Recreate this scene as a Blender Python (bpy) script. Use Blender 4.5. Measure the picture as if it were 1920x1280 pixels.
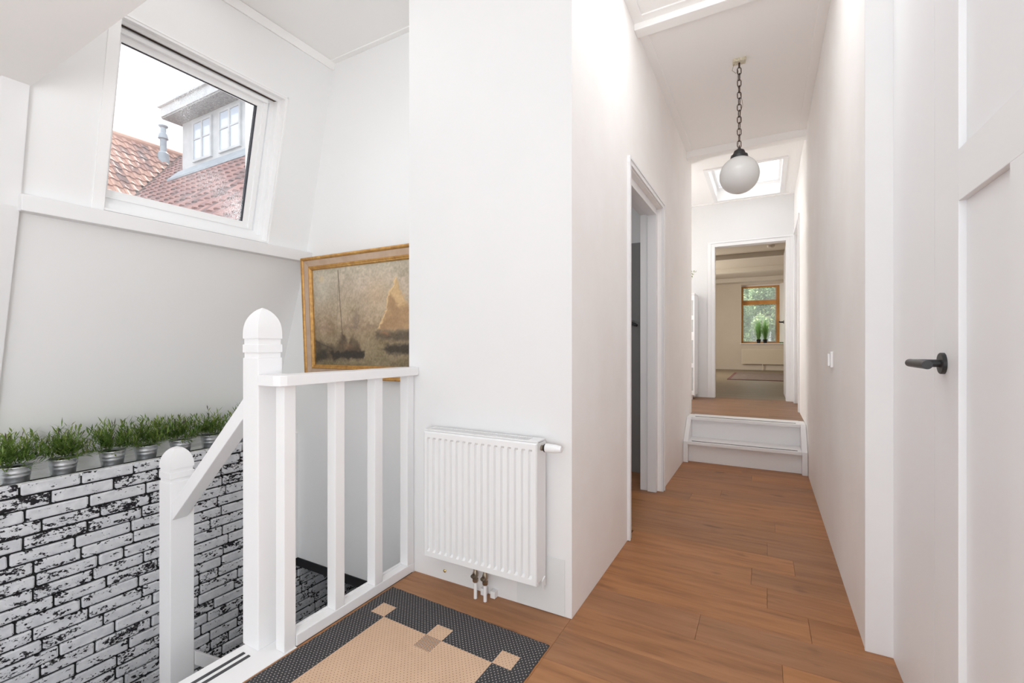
import bpy, bmesh, math, random
import numpy as np
from mathutils import Vector, Matrix

random.seed(7)
for o in list(bpy.data.objects):
    bpy.data.objects.remove(o, do_unlink=True)
scene = bpy.context.scene
COL = scene.collection
R = math.radians

# ------------------------------------------------------------------ camera, sky, sun, area lights, exposure
cam_d = bpy.data.cameras.new('camera')
cam = bpy.data.objects.new('camera', cam_d)
COL.objects.link(cam)
cam.location = (0, 0, 1.08)
cam.rotation_euler = (R(90), 0, R(28.89))
cam_d.sensor_width = 36
cam_d.lens = 860.8 / 1920 * 36
cam_d.shift_y = 7 / 1920
cam_d.clip_start = 0.02
cam_d.clip_end = 300
scene.camera = cam

world = bpy.data.worlds.new('world')
scene.world = world
world.use_nodes = True
bg = world.node_tree.nodes['Background']
bg.inputs['Color'].default_value = (0.90, 0.95, 1.0, 1)
bg.inputs['Strength'].default_value = 2.0

sun_d = bpy.data.lights.new('sun', 'SUN')
sun_d.energy = 5.0
sun_d.angle = R(0.6)
sun_d.color = (1.0, 0.95, 0.86)
sun = bpy.data.objects.new('sun', sun_d)
COL.objects.link(sun)
sun.rotation_euler = Vector((0.75, -0.9, -0.95)).to_track_quat('-Z', 'Y').to_euler()


def area(name, loc, direction, sx, sy, power, color):
    d = bpy.data.lights.new(name, 'AREA')
    d.shape = 'RECTANGLE'
    d.size, d.size_y = sx, sy
    d.energy = power
    d.color = color
    o = bpy.data.objects.new(name, d)
    COL.objects.link(o)
    o.location = loc
    o.rotation_euler = Vector(direction).to_track_quat('-Z', 'Y').to_euler()
    return o


# unseen fill lamps added: one from the right wall, one aimed at the ceiling
area('fill_right', (0.375, -0.85, 1.2), (-1, 0.45, 0.25), 1.2, 1.5, 53, (0.935, 0.972, 1.0))
area('fill_up', (-0.5, -1.0, 1.3), (0, 0, 1), 1.0, 1.0, 14, (0.955, 0.98, 1.0))
# stair and upper landing fills are added, unseen; the landing skylight is daylight
area('fill_stair', (-1.9, 1.1, 2.948), (0, 0, -1), 0.8, 0.5, 2, (0.955, 0.98, 1.0))
area('daylight_landing_skylight', (-0.18, 2.18, 2.948), (0, 0, -1), 0.75, 0.5, 5.5, (0.955, 0.98, 1.0))
area('fill_upper_landing', (-1.95, 5.50, 1.75), (1, -0.3, 0), 0.7, 1.2, 22, (1.0, 0.985, 0.96))
# side room lamp is an added fill; the far room has a side window
area('fill_side_room', (-2.25, 3.1, 1.6), (1, 0, 0), 0.5, 0.8, 4, (0.97, 0.98, 1.0))
area('daylight_far_room', (-2.5, 11.4, 1.75), (1, 0, -0.1), 2.4, 1.5, 66, (1.0, 0.91, 0.78))

scene.view_settings.view_transform = 'Standard'
scene.view_settings.look = 'None'
scene.view_settings.gamma = 1.0
scene.view_settings.use_curve_mapping = False
scene.view_settings.exposure = 0.30
try:
    scene.cycles.use_denoising = True
    scene.cycles.diffuse_bounces = 14
    scene.cycles.max_bounces = 16
    scene.cycles.transparent_max_bounces = 12
    scene.cycles.sample_clamp_indirect = 6
except Exception:
    pass

# ------------------------------------------------------------------ helpers


def lin(r, g, b):
    f = lambda c: (c / 255 / 12.92) if c / 255 <= 0.04045 else ((c / 255 + 0.055) / 1.055) ** 2.4
    return (f(r), f(g), f(b), 1)


class NT:
    """small wrapper to write node graphs tersely"""

    def __init__(self, name):
        self.m = bpy.data.materials.new(name)
        self.m.use_nodes = True
        self.t = self.m.node_tree
        self.bsdf = self.t.nodes['Principled BSDF']
        self.out = self.t.nodes['Material Output']

    def n(self, typ, **kw):
        nd = self.t.nodes.new(typ)
        for k, v in kw.items():
            setattr(nd, k, v)
        return nd

    def l(self, a, b):
        self.t.links.new(a, b)

    def put(self, sock, v):
        if hasattr(v, 'is_output'):
            self.l(v, sock)
        else:
            sock.default_value = v

    def math(self, op, a, b=None, c=None):
        nd = self.n('ShaderNodeMath', operation=op)
        self.put(nd.inputs[0], a)
        if b is not None:
            self.put(nd.inputs[1], b)
        if c is not None:
            self.put(nd.inputs[2], c)
        return nd.outputs[0]

    def mix(self, fac, a, b):
        nd = self.n('ShaderNodeMix', data_type='RGBA')
        self.put(nd.inputs[0], fac)
        self.put(nd.inputs[6], a)
        self.put(nd.inputs[7], b)
        return nd.outputs[2]

    def noise(self, vec, scale, detail=3, rough=0.5):
        nd = self.n('ShaderNodeTexNoise')
        nd.inputs['Scale'].default_value = scale
        nd.inputs['Detail'].default_value = detail
        nd.inputs['Roughness'].default_value = rough
        if vec is not None:
            self.l(vec, nd.inputs['Vector'])
        return nd.outputs[0]

    def ramp(self, fac, stops):
        nd = self.n('ShaderNodeValToRGB')
        el = nd.color_ramp.elements
        while len(el) < len(stops):
            el.new(0.5)
        for e, (p, c) in zip(el, stops):
            e.position = p
            e.color = c
        self.l(fac, nd.inputs[0])
        return nd.outputs[0]

    def coord(self, kind='Object'):
        return self.n('ShaderNodeTexCoord').outputs[kind]

    def mapping(self, vec, scale=(1, 1, 1), rot=(0, 0, 0), loc=(0, 0, 0)):
        nd = self.n('ShaderNodeMapping')
        nd.inputs['Scale'].default_value = scale
        nd.inputs['Rotation'].default_value = rot
        nd.inputs['Location'].default_value = loc
        self.l(vec, nd.inputs['Vector'])
        return nd.outputs[0]

    def bump(self, h, strength=0.2, dist=0.002):
        nd = self.n('ShaderNodeBump')
        nd.inputs['Strength'].default_value = strength
        nd.inputs['Distance'].default_value = dist
        self.l(h, nd.inputs['Height'])
        self.l(nd.outputs[0], self.bsdf.inputs['Normal'])

    def color(self, v):
        self.put(self.bsdf.inputs['Base Color'], v)

    def set(self, **kw):
        for k, v in kw.items():
            self.bsdf.inputs[k.replace('_', ' ')].default_value = v
        return self


def paint(name, c, c2=None, rough=0.5, scale=2.5, bump=0.0, spec=0.3):
    a = NT(name)
    a.set(Roughness=rough)
    a.bsdf.inputs['Specular IOR Level'].default_value = spec
    if c2 is None:
        c2 = c
    g = a.n('ShaderNodeNewGeometry').outputs['Position']
    f = a.noise(g, scale, 4, 0.6)
    a.color(a.ramp(f, [(0.35, c), (0.65, c2)]))
    if bump:
        a.bump(a.noise(g, 90, 2), bump, 0.001)
    return a.m


M = {}
M['wall'] = paint('wall_paint', (0.77, 0.772, 0.775, 1), (0.79, 0.79, 0.79, 1), 0.55, 1.5, 0.08)
M['plaster'] = paint('rough_white_plaster', (0.90, 0.875, 0.858, 1), (0.935, 0.925, 0.915, 1), 0.6, 2.2, 0.15)
M['stairwall'] = paint('stairwell_paint', (0.875, 0.88, 0.88, 1), (0.885, 0.89, 0.89, 1), 0.55, 1.2, 0.05)
M['ceiling'] = paint('ceiling_paint', (0.93, 0.925, 0.915, 1), (0.94, 0.935, 0.925, 1), 0.6, 1.0)
M['wood_white'] = paint('white_gloss_woodwork', (0.83, 0.83, 0.84, 1), (0.85, 0.85, 0.855, 1), 0.35, 3.0)
M['door_white'] = paint('white_door_paint', (0.86, 0.87, 0.89, 1), (0.875, 0.885, 0.90, 1), 0.4, 2.0)
M['window_white'] = paint('white_window_lining', (0.92, 0.92, 0.92, 1), None, 0.4)
M['upvc'] = paint('white_window_plastic', (0.93, 0.935, 0.94, 1), None, 0.3)
M['gasket'] = paint('dark_rubber_gasket', (0.03, 0.03, 0.04, 1), None, 0.6)
M['gap_shadow'] = paint('brown_gap_shadow', (0.10, 0.07, 0.05, 1), None, 0.8)
M['rad'] = paint('radiator_enamel', (0.81, 0.815, 0.82, 1), None, 0.3)
M['patch'] = paint('pale_grey_board', (0.70, 0.725, 0.73, 1), (0.74, 0.75, 0.75, 1), 0.6)
M['panel_grey'] = paint('grey_cabinet_panel', (0.50, 0.51, 0.51, 1), None, 0.4)
M['black'] = paint('matt_black_metal', (0.018, 0.018, 0.02, 1), (0.022, 0.021, 0.022, 1), 0.38, spec=0.5)
M['blackwood'] = paint('black_painted_wood', (0.02, 0.02, 0.022, 1), None, 0.5)
M['mortar'] = paint('black_mortar', (0.012, 0.011, 0.013, 1), (0.02, 0.02, 0.02, 1), 0.8, 30)
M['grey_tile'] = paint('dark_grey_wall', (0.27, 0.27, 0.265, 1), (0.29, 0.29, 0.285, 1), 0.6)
M['beige_wall'] = paint('beige_wall_paint', (0.66, 0.60, 0.53, 1), (0.68, 0.62, 0.55, 1), 0.6)
M['far_ceiling'] = paint('far_ceiling_paint', (0.62, 0.57, 0.51, 1), None, 0.6)
M['far_beam'] = paint('far_beam_paint', (0.66, 0.62, 0.56, 1), None, 0.55)
M['rubber'] = paint('dark_grip_strip', (0.06, 0.06, 0.065, 1), (0.08, 0.08, 0.085, 1), 0.7, 60)
M['cream'] = paint('cream_radiator_enamel', (0.74, 0.68, 0.58, 1), None, 0.4)
M['lead'] = paint('grey_lead_flashing', (0.27, 0.30, 0.34, 1), (0.36, 0.40, 0.44, 1), 0.6, 6)
M['dormer'] = paint('weathered_white_boards', (0.46, 0.47, 0.48, 1), (0.56, 0.57, 0.58, 1), 0.6, 5)
M['soffit_out'] = paint('mottled_grey_soffit', (0.20, 0.20, 0.20, 1), (0.45, 0.45, 0.44, 1), 0.7, 30)
M['ground'] = paint('pale_paving', (0.45, 0.43, 0.40, 1), (0.5, 0.48, 0.46, 1), 0.9)
M['under_roof'] = paint('dark_roof_underlay', (0.10, 0.06, 0.05, 1), None, 0.9)
M['soil'] = paint('dark_soil', (0.03, 0.024, 0.018, 1), (0.05, 0.04, 0.03, 1), 0.95, 60)
M['bark'] = paint('tree_bark', (0.10, 0.075, 0.05, 1), (0.16, 0.12, 0.08, 1), 0.9, 6)
M['blackpot'] = paint('black_plastic_pot', (0.02, 0.018, 0.018, 1), None, 0.45)


def metal(name, c, rough, c2=None, scale=20):
    a = NT(name)
    a.set(Metallic=1.0, Roughness=rough)
    f = a.noise(a.coord(), scale, 3)
    a.color(a.ramp(f, [(0.3, c), (0.7, c2 or c)]))
    return a.m


M['zinc'] = metal('galvanised_zinc', (0.66, 0.68, 0.70, 1), 0.46, (0.78, 0.80, 0.82, 1), 9)
M['brass'] = metal('worn_nickel_brass', (0.36, 0.31, 0.24, 1), 0.35, (0.5, 0.44, 0.36, 1))
M['gold_screw'] = metal('brass_screw_cap', (0.62, 0.48, 0.2, 1), 0.35)
M['chain'] = metal('dark_bronze_chain', (0.075, 0.05, 0.042, 1), 0.45, (0.13, 0.09, 0.075, 1), 40)
M['chrome'] = metal('chrome', (0.8, 0.8, 0.8, 1), 0.12)
M['old_plate'] = paint('aged_cream_plate', (0.52, 0.46, 0.33, 1), (0.72, 0.68, 0.56, 1), 0.5, 90)
M['wire'] = paint('clear_brown_wire', (0.28, 0.22, 0.17, 1), None, 0.4)


def mat_opal():
    a = NT('opal_glass')
    a.set(Roughness=0.12)
    a.color((0.84, 0.84, 0.83, 1))
    a.bsdf.inputs['Subsurface Weight'].default_value = 0.0
    tr = a.n('ShaderNodeBsdfTranslucent')
    tr.inputs[0].default_value = (0.9, 0.9, 0.88, 1)
    mx = a.n('ShaderNodeMixShader')
    mx.inputs[0].default_value = 0.25
    a.l(a.bsdf.outputs[0], mx.inputs[1])
    a.l(tr.outputs[0], mx.inputs[2])
    a.l(mx.outputs[0], a.out.inputs[0])
    return a.m


M['opal'] = mat_opal()


def mat_glass(name, dirt, tint=(1, 1, 1, 1), haze=0.0):
    a = NT(name)
    t = a.t
    t.nodes.remove(a.bsdf)
    tr = a.n('ShaderNodeBsdfTransparent')
    tr.inputs[0].default_value = tint
    gl = a.n('ShaderNodeBsdfGlossy')
    gl.inputs['Roughness'].default_value = 0.02
    fr = a.n('ShaderNodeFresnel')
    fr.inputs[0].default_value = 1.4
    m1 = a.n('ShaderNodeMixShader')
    a.l(a.math('MULTIPLY', fr.outputs[0], 0.8), m1.inputs[0])
    a.l(tr.outputs[0], m1.inputs[1])
    a.l(gl.outputs[0], m1.inputs[2])
    last = m1.outputs[0]
    if dirt or haze:
        c = a.coord()
        big = a.noise(c, 3.0, 2)
        fine = a.noise(c, 190, 2, 0.7)
        bigm = a.ramp(big, [(0.45, (0, 0, 0, 1)), (0.68, (1, 1, 1, 1))])
        finem = a.ramp(fine, [(0.5, (0, 0, 0, 1)), (0.62, (1, 1, 1, 1))])
        d = a.math('MULTIPLY', a.math('MULTIPLY', bigm, finem), dirt)
        d = a.math('ADD', d, haze)
        df = a.n('ShaderNodeBsdfTranslucent')
        df.inputs[0].default_value = (0.95, 0.95, 0.95, 1)
        m2 = a.n('ShaderNodeMixShader')
        a.l(d, m2.inputs[0])
        a.l(last, m2.inputs[1])
        a.l(df.outputs[0], m2.inputs[2])
        last = m2.outputs[0]
    a.l(last, a.out.inputs[0])
    return a.m


M['pane'] = mat_glass('dusty_window_glass', 0.8, haze=0.06)
M['clear'] = mat_glass('clear_window_glass', 0.0, haze=0.06)
M['skypane'] = mat_glass('skylight_glass', 0.0, haze=0.15)


def mat_dormer_glass():
    a = NT('dormer_window_glass')
    a.set(Roughness=0.05)
    a.color((0.55, 0.62, 0.72, 1))
    a.bsdf.inputs['Specular IOR Level'].default_value = 0.8
    return a.m


M['dpane'] = mat_dormer_glass()


def mat_floor(name, c1, c2, c3, sc=1.0, rough=0.42):
    a = NT(name)
    oi = a.n('ShaderNodeObjectInfo').outputs['Random']
    g = a.n('ShaderNodeNewGeometry').outputs['Position']
    off = a.n('ShaderNodeCombineXYZ')
    a.l(a.math('MULTIPLY', oi, 37.0), off.inputs[2])
    a.l(a.math('MULTIPLY', oi, 11.0), off.inputs[0])
    va = a.n('ShaderNodeVectorMath', operation='ADD')
    a.l(g, va.inputs[0])
    a.l(off.outputs[0], va.inputs[1])
    v = a.mapping(va.outputs[0], (1.6 * sc, 14 * sc, 1))
    f1 = a.noise(v, 1.6, 6, 0.62)
    f2 = a.noise(a.mapping(va.outputs[0], (5 * sc, 95 * sc, 1)), 2.0, 3, 0.6)
    col = a.ramp(f1, [(0.28, c1), (0.5, c2), (0.72, c3)])
    col = a.mix(a.math('MULTIPLY', f2, 0.35), col, c1)
    sm = a.noise(a.mapping(va.outputs[0], (2.2, 17, 1)), 1.5, 4, 0.65)
    smm = a.ramp(sm, [(0.54, (0, 0, 0, 1)), (0.72, (1, 1, 1, 1))])
    col = a.mix(a.math('MULTIPLY', smm, 0.45), col, (c1[0] * 0.55, c1[1] * 0.6, c1[2] * 0.75, 1))
    # knots
    kn = a.noise(a.mapping(va.outputs[0], (3.2, 7.5, 1)), 1.3, 2, 0.5)
    km = a.ramp(kn, [(0.66, (0, 0, 0, 1)), (0.76, (1, 1, 1, 1))])
    dark = (c1[0] * 0.45, c1[1] * 0.45, c1[2] * 0.5, 1)
    col = a.mix(a.math('MULTIPLY', km, 0.7), col, dark)
    hs = a.n('ShaderNodeHueSaturation')
    a.l(a.math('MULTIPLY_ADD', oi, 0.22, 0.89), hs.inputs['Value'])
    a.l(a.math('MULTIPLY_ADD', oi, 0.08, 1.0), hs.inputs['Saturation'])
    a.l(col, hs.inputs['Color'])
    a.color(hs.outputs[0])
    a.set(Roughness=rough)
    a.bsdf.inputs['Specular IOR Level'].default_value = 0.28
    a.bump(f2, 0.12, 0.001)
    return a.m


M['oak'] = mat_floor('brown_oak_plank', (0.27, 0.125, 0.058, 1), (0.385, 0.188, 0.090, 1), (0.46, 0.235, 0.118, 1))
M['oak2'] = mat_floor('landing_oak_plank', (0.20, 0.105, 0.058, 1), (0.27, 0.145, 0.082, 1), (0.34, 0.19, 0.11, 1))
M['farfloor'] = mat_floor('far_room_oak', (0.16, 0.125, 0.085, 1), (0.22, 0.175, 0.12, 1), (0.28, 0.22, 0.155, 1))
M['gap'] = paint('dark_floor_gap', (0.05, 0.028, 0.016, 1), None, 0.9)
M['orange_wood'] = mat_floor('varnished_orange_wood', (0.50, 0.25, 0.09, 1), (0.62, 0.33, 0.13, 1), (0.72, 0.42, 0.19, 1))


def mat_brick():
    a = NT('whitewashed_brick')
    oi = a.n('ShaderNodeObjectInfo').outputs['Random']
    c = a.n('ShaderNodeNewGeometry').outputs['Position']
    off = a.n('ShaderNodeCombineXYZ')
    a.l(a.math('MULTIPLY', oi, 53.0), off.inputs[0])
    va = a.n('ShaderNodeVectorMath', operation='ADD')
    a.l(c, va.inputs[0])
    a.l(off.outputs[0], va.inputs[1])
    v1 = a.mapping(va.outputs[0], (1, 13, 30), rot=(R(-22), 0, 0))
    v2 = a.mapping(va.outputs[0], (1, 70, 95), rot=(R(-35), 0, 0))
    cr = a.noise(v1, 1.25, 5, 0.62)
    sp = a.noise(v2, 1.1, 3, 0.6)
    # each brick has its own amount of missing paint
    th = a.math('MULTIPLY_ADD', oi, 0.10, -0.060)
    th = a.math('ADD', th, a.math('MULTIPLY', a.noise(c, 2.2, 2), 0.05))
    s = a.math('ADD', a.math('MULTIPLY_ADD', sp, 0.42, a.math('MULTIPLY', cr, 0.62)), th)
    m = a.ramp(s, [(0.575, (0, 0, 0, 1)), (0.605, (1, 1, 1, 1))])
    f = a.noise(c, 26, 3)
    white = a.ramp(f, [(0.3, (0.60, 0.61, 0.64, 1)), (0.7, (0.76, 0.765, 0.79, 1))])
    a.color(a.mix(m, white, (0.022, 0.02, 0.024, 1)))
    a.set(Roughness=0.6)
    a.bsdf.inputs['Specular IOR Level'].default_value = 0.2
    inv = a.math('SUBTRACT', 1.0, m)
    a.bump(a.math('MULTIPLY_ADD', f, 0.6, inv), 0.5, 0.002)
    return a.m


M['brick'] = mat_brick()


def mat_rtile(name, stops):
    a = NT(name)
    oi = a.n('ShaderNodeObjectInfo').outputs['Random']
    c = a.n('ShaderNodeNewGeometry').outputs['Position']
    f = a.noise(c, 5, 4, 0.7)
    s = a.math('MULTIPLY_ADD', f, 0.6, a.math('MULTIPLY', oi, 0.4))
    a.color(a.ramp(s, stops))
    a.set(Roughness=0.7)
    return a.m


M['tile_a'] = mat_rtile('orange_clay_tile', [(0.28, (0.17, 0.115, 0.11, 1)), (0.42, (0.38, 0.20, 0.16, 1)), (0.7, (0.50, 0.29, 0.22, 1))])
M['tile_b'] = mat_rtile('brown_red_clay_tile', [(0.28, (0.12, 0.07, 0.068, 1)), (0.46, (0.26, 0.125, 0.112, 1)), (0.7, (0.34, 0.175, 0.15, 1))])


def mat_leaf(name, stops, trans=0.35, rough=0.5):
    a = NT(name)
    c = a.n('ShaderNodeNewGeometry')
    f = a.n('ShaderNodeAttribute')
    f.attribute_name = 'tint'
    col = a.ramp(f.outputs['Fac'], stops)
    a.color(col)
    a.set(Roughness=rough)
    tr = a.n('ShaderNodeBsdfTranslucent')
    a.l(col, tr.inputs[0])
    mx = a.n('ShaderNodeMixShader')
    mx.inputs[0].default_value = trans
    a.l(a.bsdf.outputs[0], mx.inputs[1])
    a.l(tr.outputs[0], mx.inputs[2])
    a.l(mx.outputs[0], a.out.inputs[0])
    return a.m


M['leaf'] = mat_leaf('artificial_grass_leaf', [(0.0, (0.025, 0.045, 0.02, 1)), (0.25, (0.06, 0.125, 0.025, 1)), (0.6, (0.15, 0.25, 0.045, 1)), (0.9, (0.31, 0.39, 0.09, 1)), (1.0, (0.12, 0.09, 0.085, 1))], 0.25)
M['tree_leaf'] = mat_leaf('tree_leaf', [(0.0, (0.16, 0.27, 0.14, 1)), (0.5, (0.34, 0.46, 0.26, 1)), (0.85, (0.55, 0.62, 0.33, 1)), (1.0, (0.7, 0.72, 0.45, 1))], 0.7)
M['grass'] = mat_leaf('tall_green_grass', [(0.0, (0.20, 0.42, 0.13, 1)), (0.5, (0.40, 0.66, 0.28, 1)), (1.0, (0.62, 0.80, 0.46, 1))], 0.75)
M['sprig'] = mat_leaf('pale_sprig', [(0.0, (0.16, 0.22, 0.07, 1)), (0.5, (0.35, 0.38, 0.16, 1)), (1.0, (0.7, 0.68, 0.5, 1))], 0.3)


def obj(name, me, mat=None, parent=None, smooth=False):
    o = bpy.data.objects.new(name, me)
    COL.objects.link(o)
    if mat is not None and not me.materials:
        me.materials.append(mat)
    if parent is not None:
        o.parent = parent
    if smooth:
        for p in me.polygons:
            p.use_smooth = True
    return o


class MB:
    """collects simple solids and turns them into ONE mesh object"""

    def __init__(self):
        self.v, self.f = [], []

    def add(self, vs, fs):
        b = len(self.v)
        self.v += [tuple(x) for x in vs]
        self.f += [tuple(b + i for i in f) for f in fs]
        return self

    def box(self, x0, y0, z0, x1, y1, z1):
        vs = [(x, y, z) for z in (z0, z1) for y in (y0, y1) for x in (x0, x1)]
        return self.add(vs, [(0, 2, 3, 1), (4, 5, 7, 6), (0, 1, 5, 4), (2, 6, 7, 3), (0, 4, 6, 2), (1, 3, 7, 5)])

    def hexa(self, p):
        """eight corners: bottom ring 0-3 (counter-clockwise from above), top ring 4-7"""
        return self.add(p, [(3, 2, 1, 0), (4, 5, 6, 7), (0, 1, 5, 4), (1, 2, 6, 5), (2, 3, 7, 6), (3, 0, 4, 7)])

    def prism(self, poly, fn0, fn1):
        n = len(poly)
        a = [fn0(*p) for p in poly]
        b = [fn1(*p) for p in poly]
        fs = [tuple(range(n))[::-1], tuple(range(n, 2 * n))]
        fs += [(i, (i + 1) % n, n + (i + 1) % n, n + i) for i in range(n)]
        return self.add(a + b, fs)

    def rings(self, rings, cap=True):
        n = len(rings[0])
        vs = [p for r in rings for p in r]
        fs = []
        for k in range(len(rings) - 1):
            for i in range(n):
                j = (i + 1) % n
                fs.append((k * n + i, k * n + j, (k + 1) * n + j, (k + 1) * n + i))
        if cap:
            fs.append(tuple(range(n))[::-1])
            fs.append(tuple((len(rings) - 1) * n + i for i in range(n)))
        return self.add(vs, fs)

    def lathe(self, prof, c=(0, 0, 0), n=24, axis='Z', cap=True):
        rings = []
        for r, h in prof:
            ring = []
            for i in range(n):
                a = 2 * math.pi * i / n
                p = (r * math.cos(a), r * math.sin(a), h)
                if axis == 'X':
                    p = (h, r * math.cos(a), r * math.sin(a))
                elif axis == 'Y':
                    p = (r * math.sin(a), h, r * math.cos(a))
                ring.append((c[0] + p[0], c[1] + p[1], c[2] + p[2]))
            rings.append(ring)
        return self.rings(rings, cap)

    def tube(self, pts, r, n=8, closed=False):
        pts = [Vector(p) for p in pts]
        m = len(pts)
        rings = []
        up = Vector((0.123, 0.31, 0.94)).normalized()
        for i, p in enumerate(pts):
            if closed:
                t = pts[(i + 1) % m] - pts[i - 1]
            else:
                t = pts[min(i + 1, m - 1)] - pts[max(i - 1, 0)]
            t.normalize()
            a = t.cross(up)
            if a.length < 1e-3:
                a = t.cross(Vector((1, 0, 0)))
            a.normalize()
            b = t.cross(a)
            rings.append([p + r * (math.cos(2 * math.pi * k / n) * a + math.sin(2 * math.pi * k / n) * b) for k in range(n)])
        if closed:
            rings.append(rings[0])
        return self.rings(rings, cap=not closed)

    def mesh(self, name, smooth=False, bevel=0.0, seg=2):
        me = bpy.data.meshes.new(name)
        me.from_pydata(self.v, [], self.f)
        bm = bmesh.new()
        bm.from_mesh(me)
        if bevel:
            bmesh.ops.remove_doubles(bm, verts=bm.verts, dist=1e-6)
            es = [e for e in bm.edges if len(e.link_faces) == 2 and e.calc_face_angle(0) > 0.5]
            bmesh.ops.bevel(bm, geom=es, offset=bevel, segments=seg, profile=0.6, affect='EDGES', clamp_overlap=True)
        bmesh.ops.recalc_face_normals(bm, faces=bm.faces)
        bm.to_mesh(me)
        bm.free()
        if smooth:
            for p in me.polygons:
                p.use_smooth = True
        return me

    def build(self, name, mat, parent=None, smooth=False, bevel=0.0, seg=2):
        me = self.mesh(name, smooth, bevel, seg)
        if smooth:
            try:
                me.set_sharp_from_angle(angle=R(38))
            except Exception:
                pass
        return obj(name, me, mat, parent)


def empty(name, loc=(0, 0, 0), rz=0.0, parent=None):
    o = bpy.data.objects.new(name, None)
    COL.objects.link(o)
    o.location = loc
    o.rotation_euler = (0, 0, rz)
    o.empty_display_size = 0.05
    if parent is not None:
        o.parent = parent
    return o


def tag(o, label, cat, group=None, kind=None):
    o['label'] = label
    o['category'] = cat
    if group:
        o['group'] = group
    if kind:
        o['kind'] = kind
    return o


def struct(o, label=None):
    o['kind'] = 'structure'
    if label:
        o['label'] = label
    return o


def copy_tree(o, parent=None):
    c = o.copy()
    COL.objects.link(c)
    if parent is not None:
        c.parent = parent
        c.matrix_parent_inverse = o.matrix_parent_inverse.copy()
    for ch in list(o.children):
        copy_tree(ch, c)
    return c


# key dimensions of the place (metres); the camera stands at the origin, 1.08 m up
XL, XR, XN = -0.669, 0.31, 0.387     # hall left wall, hall right wall, nearer right wall
YR, YP, YE = 1.70, 2.10, 6.62        # radiator wall, painting wall, end wall
ZC, ZF = 2.955, 0.385                # ceiling, upper floor
XB = -2.89                           # face of the brick cladding
E_UP = Vector((0.2170, 0, 0.9762))   # direction up the sloped wall
N_IN = Vector((0.9762, 0, -0.2170))  # its normal, into the room
S0 = Vector((-2.788, 0, 1.70))


def sl(y, s, d):
    """point on the sloped wall: y along it, s up it, d into the room"""
    p = S0 + E_UP * s + N_IN * d
    return (p.x, y, p.z)


def slbox(mb, y0, s0, d0, y1, s1, d1):
    return mb.hexa([sl(y0, s0, d0), sl(y0, s0, d1), sl(y1, s0, d1), sl(y1, s0, d0),
                    sl(y0, s1, d0), sl(y0, s1, d1), sl(y1, s1, d1), sl(y1, s1, d0)])


# ------------------------------------------------------------------ structure: floors
PW = 0.1785


def plank_mesh(x0, x1, y0, y1, z, th=0.012, name='plank'):
    mb = MB()
    cx, cy = (x0 + x1) / 2, (y0 + y1) / 2
    hx, hy = (x1 - x0) / 2 - 0.0003, (y1 - y0) / 2 - 0.0003
    c = 0.0010
    r0 = [(-hx, -hy, -th), (hx, -hy, -th), (hx, hy, -th), (-hx, hy, -th)]
    r1 = [(-hx, -hy, -c), (hx, -hy, -c), (hx, hy, -c), (-hx, hy, -c)]
    r2 = [(-hx + c, -hy + c, 0), (hx - c, -hy + c, 0), (hx - c, hy - c, 0), (-hx + c, hy - c, 0)]
    mb.rings([r0, r1, r2])
    return mb.mesh(name), (cx, cy, z)


def lay_planks(parent, rows, z, mat):
    for y0, y1, cuts in rows:
        for x0, x1 in zip(cuts[:-1], cuts[1:]):
            me, loc = plank_mesh(x0, x1, y0, y1, z)
            o = obj('plank', me, mat, parent)
            o.location = loc


floor_mb = MB()
floor_mb.box(-1.50, -2.2, -0.22, 0.387, 1.70, -0.010)
floor_mb.box(-0.68, 1.70, -0.22, 0.42, 4.7, -0.010)
floor_mb.box(-2.3, 2.3, -0.22, -0.68, 3.93, -0.010)
floor = struct(floor_mb.build('floor', M['gap']), 'brown oak plank floor of landing and hall')
rows = []
fixed = {0: [0.148], 1: [0.007], 2: [-0.057], 3: [0.122], -1: [-0.227], 8: [-0.468]}
rnd = random.Random(3)
for k in range(-15, 16):
    y0, y1 = 1.978 + PW * k, 1.978 + PW * (k + 1)
    y1 = min(y1, 4.62)
    if y1 <= y0:
        continue
    if y0 < 1.60:
        cuts = [-1.47]
        if y0 > 1.2:
            cuts.append(-0.672)
        x = -1.47 + rnd.uniform(0.5, 1.2)
        while x < 0.2:
            if x - cuts[-1] > 0.3:
                cuts.append(x)
            x += rnd.uniform(0.9, 1.5)
        cuts.append(XN + 0.01)
    elif y0 < 1.70:
        cuts = [-1.47, -0.672, 0.05, XN + 0.01]
    else:
        inner = fixed.get(k)
        if inner is None:
            inner = [rnd.uniform(-0.35, 0.15)] if rnd.random() < 0.5 else []
        left = XL - 0.005
        if 2.55 < y0 < 3.8:
            left = -1.6
            if k not in (7,):
                inner = [-0.95 + rnd.uniform(-0.2, 0.1)] + inner
        cuts = [left] + inner + [(XN + 0.01) if y0 < 2.03 else XR + 0.02]
    rows.append((y0, y1, cuts))
lay_planks(floor, rows, 0.0, M['oak'])

floor_up = struct(MB().box(-2.1, 4.80, ZF - 0.05, 0.45, 6.75, ZF - 0.010).build('floor', M['gap']), 'upper landing floor of lighter oak planks above the two steps')
rows = []
y = 4.955
rnd = random.Random(9)
while y < 6.74:
    y1 = min(y + PW, 6.74)
    cuts = [-2.0] + sorted([rnd.uniform(-1.2, -0.7), rnd.uniform(-0.4, 0.1)]) + [0.40]
    rows.append((y, y1, cuts))
    y += PW
lay_planks(floor_up, rows, ZF, M['oak2'])
struct(MB().box(-2.6, 6.74, ZF - 0.06, 1.6, 14.75, ZF).build('floor', M['farfloor']), 'grey brown floor of the far room')

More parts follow.
